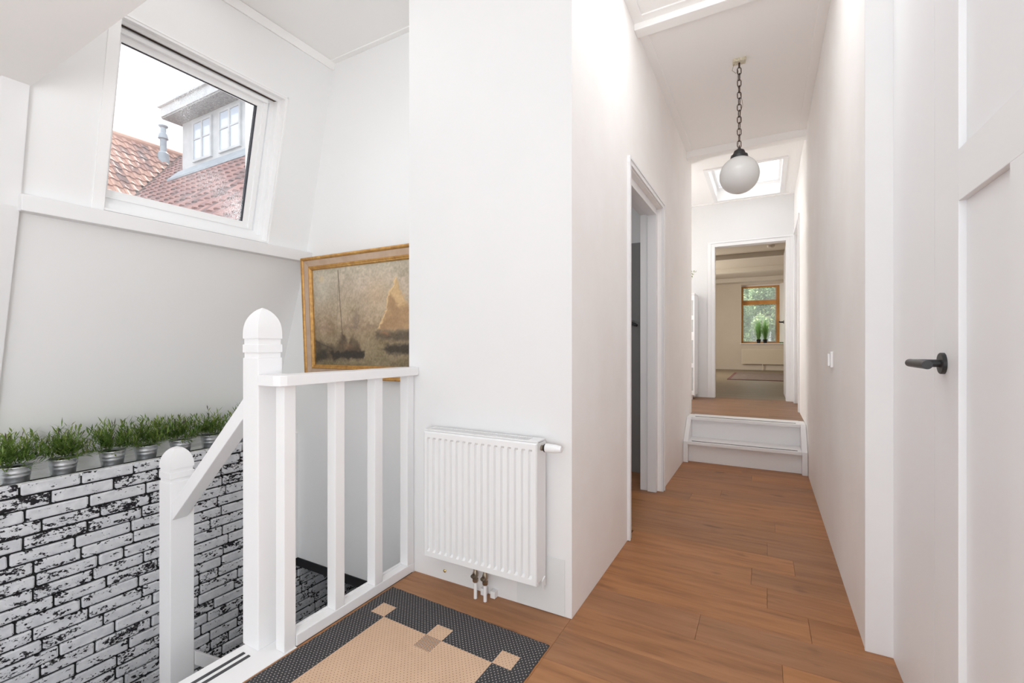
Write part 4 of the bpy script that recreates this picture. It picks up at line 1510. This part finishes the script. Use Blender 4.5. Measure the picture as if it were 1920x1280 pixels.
# ------------------------------------------------------------------ cabinet on the upper landing
cab = tag(empty('white_cabinet', (-1.165, 6.42, ZF)), 'white cabinet with grey panelled doors at the left of the upper landing', 'cabinet')
CW, CD, CH = 0.385, 0.17, 1.36
MB().box(-CW, -CD + 0.02, 0.05, CW - 0.012, CD, CH - 0.02).build('body', M['wood_white'], cab, bevel=0.002)
MB().box(-CW - 0.004, -CD - 0.002, CH - 0.02, CW - 0.008, CD, CH).build('top', M['wood_white'], cab, bevel=0.002)
for xx in (-CW + 0.03, CW - 0.05):
    for yy in (-CD + 0.05, CD - 0.05):
        MB().lathe([(0.012, 0.0005), (0.018, 0.05)], (xx, yy, 0), 12).build('leg', M['wood_white'], cab)
for sx in (-1, 1):
    x0, x1 = (-CW, -0.007) if sx < 0 else (-0.005, CW - 0.012)
    dr = empty('door', ((x0 + x1) / 2, -CD + 0.01, 0), parent=cab)
    hw = (x1 - x0) / 2
    so_ = 0.014 if sx > 0 else 0.03
    for a0_, a1_ in ((-hw, -hw + 0.03), (hw - so_, hw)):
        MB().box(a0_, -0.01, 0.06, a1_, 0.009, CH - 0.03).build('stile', M['wood_white'], dr, bevel=0.001)
    zz = [0.06, 0.115, 0.41, 0.465, 0.76, 0.865, 1.02, 1.075, 1.27, CH - 0.03]
    for z0_, z1_ in zip(zz[0::2], zz[1::2]):
        MB().box(-hw + 0.03, -0.01, z0_, hw - so_, 0.009, z1_).build('rail', M['wood_white'], dr, bevel=0.001)
    for z0_, z1_ in zip(zz[1:-1:2], zz[2::2]):
        MB().box(-hw + 0.03, 0.003, z0_, hw - so_, 0.008, z1_).build('panel', M['panel_grey'], dr)
spr = tag(empty('flower_vase', (-0.895, 6.40, ZF + CH)), 'small vase of pale sprigs on top of the white cabinet', 'vase')
MB().lathe([(0.03, 0.0005), (0.04, 0.03), (0.03, 0.08), (0.018, 0.10), (0.022, 0.115)], n=20).build('vase', M['wood_white'], spr, smooth=True)
rr = random.Random(2)
bl = []
for s in range(26):
    az, tl = rr.uniform(0, 6.28), rr.uniform(0.0, 0.55)
    d = Vector((math.sin(tl) * math.cos(az), math.sin(tl) * math.sin(az), math.cos(tl)))
    for k in range(6):
        p = Vector((0, 0, 0.10)) + d * (0.03 + 0.035 * k)
        bl.append((p, d + Vector((rr.uniform(-1, 1), rr.uniform(-1, 1), 0.2)), 0.035, 0.012, 0.1, rr.random()))
o = obj('sprigs', leaves_mesh('sprigs', bl), M['sprig'], spr)
o['kind'] = 'stuff'

# ------------------------------------------------------------------ far room
YF = 14.62
w = MB()
GX0, GX1, GZ0, GZ1 = -0.605, 0.445, 1.138, 2.80
w.box(-2.7, YF, ZF - 0.1, GX0, YF + 0.35, 3.1)
w.box(GX1, YF, ZF - 0.1, 1.7, YF + 0.35, 3.1)
w.box(GX0, YF, ZF - 0.1, GX1, YF + 0.35, GZ0)
w.box(GX0, YF, GZ1, GX1, YF + 0.35, 3.1)
struct(w.build('wall_far', M['beige_wall']), 'beige wall of the far room around its window')
w = MB()
w.box(-2.72, 6.74, ZF - 0.1, -2.6, 10.1, 3.1)
w.box(-2.72, 12.7, ZF - 0.1, -2.6, YF + 0.3, 3.1)
w.box(-2.72, 10.1, ZF - 0.1, -2.6, 12.7, 0.95)
w.box(-2.72, 10.1, 2.55, -2.6, 12.7, 3.1)
struct(w.build('wall_far_left', M['beige_wall']))
struct(MB().box(1.6, 6.74, ZF - 0.1, 1.72, YF + 0.3, 3.1).build('wall_far_right', M['beige_wall']))
w = MB()
w.box(-2.7, YE + 0.1201, ZF - 0.1, OX0 - 0.045, YE + 0.16, 3.1).box(OX1 + 0.045, YE + 0.1201, ZF - 0.1, 1.7, YE + 0.16, 3.1).box(OX0 - 0.045, YE + 0.1201, OZ + 0.045, OX1 + 0.045, YE + 0.16, 3.1)
struct(w.build('wall_far_near', M['beige_wall']))
struct(MB().box(-2.75, YE + 0.13, ZC, 1.75, YF + 0.35, ZC + 0.12).build('ceiling', M['far_ceiling']), 'ceiling of the far room')
for i, (yb, zb) in enumerate(((10.5, 2.855), (12.4, 2.855), (14.25, 2.84))):
    trimbox('trim_%d' % (30 + i), -2.6, yb, zb, 1.6, yb + (0.20 if i < 2 else 0.36), ZC, 'far_beam', None, 0.006)
struct(MB().box(-2.6, YF - 0.012, ZF, 1.6, YF, ZF + 0.05).build('baseboard_far', M['far_beam']))

# window of the far room
fw = struct(empty('window_3', ((GX0 + 0.40) / 2, YF + 0.24, GZ0)), 'orange brown wooden window in the far room')
ox, oy, oz = fw.location
FX0, FX1 = GX0 + 0.002, 0.345
yw0, yw1 = 0.0, 0.07
Hh = 2.765 - GZ0
casing(fw, 'frame', [(FX0 - ox, yw0, 0.0, FX0 + 0.035 - ox, yw1, Hh), (FX1 - 0.075 - ox, yw0, 0.0, FX1 - ox, yw1, Hh)], 'orange_wood', 0.003)
casing(fw, 'frame', [(FX0 + 0.035 - ox, yw0, Hh - 0.045, FX1 - 0.075 - ox, yw1, Hh), (FX0 + 0.035 - ox, yw0, 0.0, FX1 - 0.075 - ox, yw1, 0.03)], 'orange_wood', 0.003)
casing(fw, 'transom', [(FX0 + 0.035 - ox, yw0 - 0.012, 1.10, FX1 - 0.075 - ox, yw1, 1.215)], 'orange_wood', 0.004)
casing(fw, 'glazing_bead', [(FX0 + 0.035 - ox, 0.03, 0.03, FX0 + 0.05 - ox, 0.06, 1.10), (FX1 - 0.10 - ox, 0.03, 0.03, FX1 - 0.075 - ox, 0.06, 1.10), (FX0 + 0.05 - ox, 0.03, 0.03, FX1 - 0.10 - ox, 0.06, 0.055),
                            (FX0 + 0.035 - ox, 0.03, 1.215, FX0 + 0.05 - ox, 0.06, Hh - 0.045), (FX1 - 0.10 - ox, 0.03, 1.215, FX1 - 0.075 - ox, 0.06, Hh - 0.045), (FX0 + 0.05 - ox, 0.03, 1.215, FX1 - 0.10 - ox, 0.06, 1.235)], 'far_beam', 0.0)
for z0_, z1_ in ((0.055, 1.10), (1.235, Hh - 0.045)):
    MB().box(FX0 + 0.05 - ox, 0.042, z0_, FX1 - 0.10 - ox, 0.048, z1_).build('glass_pane', M['clear'], fw)
# white splayed reveal at right and top, sill
w = MB()
w.hexa([(GX1 - 0.001, YF + 0.001, GZ0 + 0.03), (GX1 + 0.02, YF + 0.34, GZ0 + 0.03), (FX1 + 0.001, YF + 0.34, GZ0 + 0.03), (FX1 + 0.001, YF + 0.24, GZ0 + 0.03),
        (GX1 - 0.001, YF + 0.001, GZ1), (GX1 + 0.02, YF + 0.34, GZ1), (FX1 + 0.001, YF + 0.34, GZ1), (FX1 + 0.001, YF + 0.24, GZ1)])
struct(w.build('trim_40', M['wood_white']), 'white window reveal in the far room')
struct(MB().box(GX0, YF + 0.24, 2.766, FX1, YF + 0.33, GZ1).build('trim_41', M['wood_white']))
struct(MB().box(GX0 - 0.02, YF - 0.06, GZ0 - 0.028, GX1 + 0.05, YF + 0.239, GZ0 - 0.0005).build('trim_42', M['wood_white'], bevel=0.004), 'pale window sill in the far room')

# far radiator
fr_ = tag(empty('radiator', (-0.065, YF - 0.07, 0.553)), 'cream panel radiator under the wooden window in the far room', 'radiator')
w = MB()
FW, FH = 0.525, 0.425
w.box(-FW, -0.02, 0, FW, 0.03, FH)
w.build('panel_body', M['cream'], fr_, bevel=0.004)
for i in range(28):
    x_ = -FW + 0.03 + i * (2 * FW - 0.06) / 27
    o = MB().box(x_ - 0.011, -0.027, 0.03, x_ + 0.011, -0.0201, FH - 0.03).build('rib', M['cream'], fr_)
MB().lathe([(0.012, -0.17), (0.012, 0.0)], (0.0, 0.0, 0), 10).build('pipe', M['cream'], fr_)
for s in (-1, 1):
    MB().box(s * 0.35 - 0.015, 0.03, 0.1, s * 0.35 + 0.015, 0.0695, FH - 0.1).build('wall_bracket', M['cream'], fr_)

# two pots of tall grass on the sill
for i, (xg, lab) in enumerate(((-0.165, 'black pot of tall green grass, the left one on the far sill'), (-0.005, 'black pot of tall green grass, the right one on the far sill'))):
    root = tag(empty('potted_grass', (xg, YF + 0.03, GZ0), 0), lab, 'plant', 'potted grass on the far window sill')
    MB().lathe([(0.042, 0.0005), (0.055, 0.10), (0.058, 0.105), (0.050, 0.105), (0.048, 0.09), (0.001, 0.088)], n=20).build('pot', M['blackpot'], root, smooth=True)
    rr = random.Random(70 + i)
    bl = []
    for s in range(190):
        az, tl = rr.uniform(0, 6.28), abs(rr.gauss(0, 0.17))
        L = rr.uniform(0.35, 0.68)
        bl.append(((0.03 * math.cos(az) * rr.random(), 0.03 * math.sin(az) * rr.random(), 0.08), (math.sin(tl) * math.cos(az), math.sin(tl) * math.sin(az), math.cos(tl)), L, 0.013, rr.uniform(0, 0.08), rr.random()))
    o = obj('grass_blades', leaves_mesh('grass_blades', bl), M['grass'], root)
    o['kind'] = 'stuff'


# far rug
def mat_rug2():
    a = NT('faded_patterned_rug')
    c = a.coord()
    sx = a.n('ShaderNodeSeparateXYZ')
    a.l(c, sx.inputs[0])
    v = a.noise(a.mapping(c, (3, 14, 1)), 3, 3)
    col = a.ramp(v, [(0.3, (0.10, 0.07, 0.065, 1)), (0.5, (0.19, 0.145, 0.125, 1)), (0.7, (0.27, 0.22, 0.19, 1))])
    ed = a.math('GREATER_THAN', a.math('ABSOLUTE', sx.outputs[0]), 1.14)
    ed2 = a.math('GREATER_THAN', a.math('ABSOLUTE', sx.outputs[1]), 1.24)
    a.color(a.mix(a.math('MAXIMUM', ed, ed2), col, (0.15, 0.06, 0.055, 1)))
    a.set(Roughness=0.95)
    return a.m


r2 = MB().box(-1.2, -1.3, 0.0005, 1.2, 1.3, 0.010).build('patterned_rug', mat_rug2(), bevel=0.002)
r2.location = (0.52, 11.55, ZF)
tag(r2, 'faded red and grey patterned rug on the far room floor', 'rug')
# smoke detector
sd = tag(MB().lathe([(0.001, -0.045), (0.04, -0.044), (0.06, -0.03), (0.062, -0.001), (0.001, -0.001)], (0.09, 9.9, ZC), n=24).build('smoke_detector', M['far_beam'], smooth=True), 'round smoke detector on the far room ceiling', 'detector')

# ------------------------------------------------------------------ outside the roof window: neighbour's house
hs = tag(empty('neighbour_house', (-13.0, 8.0, 0)), 'neighbouring house with clay tiled roofs and a white dormer seen through the roof window', 'house')
PT = 1.07
RXr, RYr, RZr = -16.0, 7.62, 7.0
hx, hy = hs.location.x, hs.location.y


def hpt(x, y, z):
    return (x - hx, y - hy, z)


# roof decks (left roof faces +X, right roof faces -Y), meeting in a valley
w = MB()
TL = 5.0
w.hexa([hpt(RXr + TL, RYr - TL, RZr - PT * TL - 0.25), hpt(RXr + TL, RYr - 8, RZr - PT * TL - 0.25), hpt(RXr, RYr - 8, RZr - 0.25), hpt(RXr, RYr, RZr - 0.25),
        hpt(RXr + TL, RYr - TL, RZr - PT * TL - 0.05), hpt(RXr + TL, RYr - 8, RZr - PT * TL - 0.05), hpt(RXr, RYr - 8, RZr - 0.05), hpt(RXr, RYr, RZr - 0.05)])
w.build('roof', M['under_roof'], hs)
roofL = hs.children[-1]
w = MB()
XE = -4.6
w.hexa([hpt(RXr + TL, RYr - TL, RZr - PT * TL - 0.25), hpt(XE, RYr - TL, RZr - PT * TL - 0.25), hpt(XE, RYr + 2, RZr + 2 * PT - 0.25), hpt(RXr - 2, RYr + 2, RZr + 2 * PT - 0.25),
        hpt(RXr + TL, RYr - TL, RZr - PT * TL - 0.05), hpt(XE, RYr - TL, RZr - PT * TL - 0.05), hpt(XE, RYr + 2, RZr + 2 * PT - 0.05), hpt(RXr - 2, RYr + 2, RZr + 2 * PT - 0.05)])
w.build('roof', M['under_roof'], hs)
roofR = hs.children[-1]
w = MB()
w.box(-16.5 - hx, -0.3 - hy, -6, -11.2 - hx, 12 - hy, RZr - PT * TL - 0.2)
w.box(-11.2 - hx, 2.8 - hy, -6, XE - hx, 12 - hy, RZr - PT * TL - 0.2)
w.build('wall', M['dormer'], hs)


def pantile(wd, ln, name):
    """s-shaped tile: local x across, y up the slope, z out"""
    n = 7
    vs = []
    for yk, lift in ((-ln / 2, 0.030), (ln / 2 + 0.05, -0.004)):
        for i in range(n):
            t_ = i / (n - 1)
            x = (t_ - 0.5) * (wd + 0.035)
            z = lift + 0.022 * math.sin(2 * math.pi * t_ * 0.95 + 0.5)
            vs.append((x, yk + (0.012 * math.sin(math.pi * t_) if yk < 0 else 0), z))
    vs += [(v[0], v[1], v[2] - 0.022) for v in vs]
    fs = []
    for i in range(n - 1):
        fs.append((i, i + 1, n + i + 1, n + i))
        fs.append((2 * n + i, i, 0, 0)[:0] or (2 * n + i, 2 * n + i + 1, i + 1, i))
    fs.append((0, n, 3 * n, 2 * n))
    fs.append((n - 1, 2 * n + n - 1, 3 * n + n - 1, n + n - 1))
    return MB().add(vs, fs).mesh(name)


TW, TLN = 0.21, 0.30
tmA = pantile(TW, TLN, 'tile')
tmA.materials.append(M['tile_a'])
tmB = tmA.copy()
tmB.materials.clear()
tmB.materials.append(M['tile_b'])
sl_len = math.sqrt(1 + PT * PT)
cs, sn = 1 / sl_len, PT / sl_len
rotL = Matrix(((0, -cs, sn), (1, 0, 0), (0, sn, cs)))   # columns: across=+Y, up slope=(-cs,0,sn), out=(sn,0,cs)
rotR = Matrix(((1, 0, 0), (0, cs, -sn), (0, sn, cs)))   # across=+X, up slope=(0,cs,sn), out=(0,-sn,cs)
rr = random.Random(21)


def in_view(p):
    """is this tile roughly seen through the roof window from the landing? (only such tiles become single objects)"""
    x, y, z = p[0] + hx, p[1] + hy, p[2]
    if y > 6.0 and y / -x > 0.474:      # hidden behind the dormer
        return False
    t_ = -2.69 / x
    return 0.985 < y * t_ < 1.635 and 1.815 < 1.08 + (z - 1.08) * t_ < 2.48

restA, restB = MB(), MB()


def put_tile(me, rot, p, parent, rest_, single):
    if single:
        o = bpy.data.objects.new('tile', me)
        COL.objects.link(o)
        o.parent = parent
        o.matrix_local = Matrix.Translation(p) @ rot.to_4x4() @ Matrix.Rotation(rr.uniform(-0.02, 0.02), 4, 'Z')
    else:
        rest_.add([tuple(Vector(p) + rot @ v.co) for v in me.vertices], [tuple(f.vertices) for f in me.polygons])


for r_ in range(22):
    tdn = (r_ + 0.5) * TLN * cs
    for k in range(24):
        yv = RYr + 0.1 - (k + 0.5) * TW
        if yv > RYr - tdn + 0.05:
            continue
        p = hpt(RXr + tdn, yv, RZr - PT * tdn)
        single = in_view(p)
        put_tile(tmA, rotL, p, roofL, restA, single)
for r_ in range(26):
    tup = -TL + (r_ + 0.5) * TLN * cs
    for k in range(58):
        xv = RXr - 1.2 + (k + 0.5) * TW
        if xv < RXr - tup + 0.05 or tup > 0.5:
            continue
        yv = RYr + tup
        if xv > -12.86 and yv > 6.12:
            continue
        p = hpt(xv, yv, RZr + PT * tup)
        single = in_view(p)
        put_tile(tmB, rotR, p, roofR, restB, single)
for mb_, nm, mt, pa in ((restA, 'tile_rows', 'tile_a', roofL), (restB, 'tile_rows', 'tile_b', roofR)):
    if mb_.v:
        o = mb_.build(nm, M[mt], pa)
        o['kind'] = 'stuff'
# ridge and valley
w = MB().tube([hpt(RXr, RYr - 8, RZr + 0.0), hpt(RXr, RYr + 0.1, RZr + 0.0)], 0.10, 10)
w.build('ridge', M['tile_a'], hs)
w = MB().tube([hpt(RXr + TL, RYr - TL, RZr - PT * TL - 0.02), hpt(RXr - 0.3, RYr + 0.3, RZr + 0.3 * PT + 0.0)], 0.07, 8)
w.build('valley_gutter', M['under_roof'], hs)
# dormer
DYf = 6.09
DX0 = -12.80
w = MB()
w.box(DX0 - hx, DYf - hy, 5.30, -6.5 - hx, DYf + 2.0 - hy, 6.62)
w.build('dormer_wall', M['dormer'], hs)
w = MB()
w.box(-12.95 - hx, 5.70 - hy, 6.62, -6.3 - hx, 8.2 - hy, 6.66)
w.build('dormer_soffit', M['soffit_out'], hs)
w = MB()
w.box(-12.95 - hx, 5.68 - hy, 6.655, -6.3 - hx, 8.2 - hy, 6.88)
w.box(-13.0 - hx, 5.62 - hy, 6.88, -6.25 - hx, 8.25 - hy, 6.93)
w.build('dormer_fascia', M['dormer'], hs)
w = MB()
w.hexa([hpt(DX0 - 0.15, DYf - 0.02, 5.30), hpt(DX0 - 0.15, DYf - 0.28, 5.12), hpt(-6.5, DYf - 0.28, 5.12), hpt(-6.5, DYf - 0.02, 5.30),
        hpt(DX0 - 0.15, DYf - 0.02, 5.46), hpt(DX0 - 0.15, DYf - 0.28, 5.17), hpt(-6.5, DYf - 0.28, 5.17), hpt(-6.5, DYf - 0.02, 5.46)])
w.build('lead_flashing', M['lead'], hs)
for x0, x1, z0, z1 in ((-12.26, -11.44, 5.54, 6.52), (-11.14, -10.28, 5.54, 6.52)):
    fr2 = MB()
    t_ = 0.055
    y0_, y1_ = DYf - 0.05, DYf - 0.001
    fr2.box(x0 - hx, y0_ - hy, z0, x0 + t_ - hx, y1_ - hy, z1).box(x1 - t_ - hx, y0_ - hy, z0, x1 - hx, y1_ - hy, z1)
    fr2.box(x0 + t_ - hx, y0_ - hy, z0, x1 - t_ - hx, y1_ - hy, z0 + t_).box(x0 + t_ - hx, y0_ - hy, z1 - t_, x1 - t_ - hx, y1_ - hy, z1)
    xm = (x0 + x1) / 2
    zm = z0 + (z1 - z0) * 0.56
    fr2.box(xm - 0.03 - hx, y0_ - hy, z0 + t_, xm + 0.03 - hx, y1_ - hy, z1 - t_)
    fr2.box(x0 + t_ - hx, y0_ + 0.01 - hy, zm - 0.018, xm - 0.03 - hx, y1_ - hy, zm + 0.018)
    fr2.box(xm + 0.03 - hx, y0_ + 0.01 - hy, zm - 0.018, x1 - t_ - hx, y1_ - hy, zm + 0.018)
    wo = fr2.build('window', M['dormer'], hs)
    for a_, b_ in ((x0 + t_, xm - 0.03), (xm + 0.03, x1 - t_)):
        for c_, d_ in ((z0 + t_, zm - 0.018), (zm + 0.018, z1 - t_)):
            MB().box(a_ - hx, y0_ + 0.025 - hy, c_, b_ - hx, y0_ + 0.032 - hy, d_).build('pane', M['dpane'], wo)
# flue near the ridge
fl = tag(empty('roof_flue', (-15.62, 6.92, 6.45)), 'grey metal flue standing on the orange tiled roof outside', 'flue')
MB().lathe([(0.16, 0.0), (0.14, 0.30), (0.085, 0.36), (0.085, 0.72), (0.13, 0.74), (0.11, 0.88), (0.075, 0.92), (0.07, 1.06), (0.12, 1.10), (0.12, 1.13), (0.001, 1.14)], n=20).build('pipe', M['lead'], fl, smooth=True)
w = MB()
w.hexa([(-0.22, -0.25, 0.26), (0.24, -0.25, -0.22), (0.24, 0.25, -0.22), (-0.22, 0.25, 0.26), (-0.22, -0.25, 0.31), (0.24, -0.25, -0.16), (0.24, 0.25, -0.16), (-0.22, 0.25, 0.31)])
w.build('base_plate', M['lead'], fl)

# ------------------------------------------------------------------ trees beyond the far window, ground
struct(MB().box(-40, -30, -6.2, 40, 60, -6.0).build('ground', M['ground']))
nrs = np.random.RandomState(12)


def tree(loc, blobs, n, label, seed):
    rs_ = np.random.RandomState(seed)
    root = tag(empty('tree', loc), label, 'tree', 'trees beyond the far window')
    MB().tube([(0, 0, 0), (0.1, 0.1, 3.0), (0.0, 0.1, 6.0), (0.1, 0, blobs[0][2] + 0.5)], 0.16, 8).build('trunk', M['bark'], root, smooth=True)
    P, S, T = [], [], []
    tot = sum(b[3] ** 2 for b in blobs)
    for bx, by, bz, br in blobs:
        k = int(n * br ** 2 / tot)
        d = rs_.normal(size=(k, 3))
        d /= np.linalg.norm(d, axis=1, keepdims=True)
        rad_ = br * (0.55 + 0.45 * rs_.rand(k, 1) ** 0.5)
        P.append(np.array([[bx, by, bz]]) + d * rad_)
        T.append(np.clip(0.25 + 0.35 * d[:, 2] + rs_.normal(0, 0.22, k), 0, 1))
    P = np.concatenate(P)
    T = np.concatenate(T)
    k = len(P)
    a_ = rs_.normal(size=(k, 3))
    a_ /= np.linalg.norm(a_, axis=1, keepdims=True)
    b_ = np.cross(a_, rs_.normal(size=(k, 3)))
    b_ /= np.linalg.norm(b_, axis=1, keepdims=True)
    L = rs_.uniform(0.05, 0.10, (k, 1))
    V4 = np.stack([P - a_ * L, P + b_ * L * 0.45, P + a_ * L, P - b_ * L * 0.45], 1).reshape(-1, 3)
    me_ = bpy.data.meshes.new('foliage')
    me_.from_pydata(V4.tolist(), [], np.arange(4 * k).reshape(-1, 4).tolist())
    at_ = me_.attributes.new('tint', 'FLOAT', 'POINT')
    at_.data.foreach_set('value', np.repeat(T, 4).astype(np.float32))
    o = obj('foliage', me_, M['tree_leaf'], root)
    o['kind'] = 'stuff'


tree((-2.5, 19.0, -6), [(0, 0, 7.2, 1.5), (0.9, 0.6, 8.2, 1.2), (-0.9, 0.2, 8.4, 1.4), (0.4, 0.5, 6.0, 1.3)], 42000, 'dark green leafy tree on the left beyond the far window', 1)
tree((1.0, 21.6, -6), [(0, 0, 7.4, 1.6), (0.8, -0.3, 8.7, 1.3), (-0.6, 0.3, 9.2, 1.0), (0.3, 0.3, 5.9, 1.4), (-1.0, 0.0, 7.1, 1.2)], 42000, 'lighter leafy tree on the right beyond the far window', 2)
tree((-0.9, 26.5, -6), [(0, 0, 8.0, 2.2), (1.4, 0, 9.6, 1.6), (-1.6, 0, 9.8, 1.8), (0.2, 0, 6.0, 2.2)], 42000, 'taller tree standing behind the two leafy trees', 3)
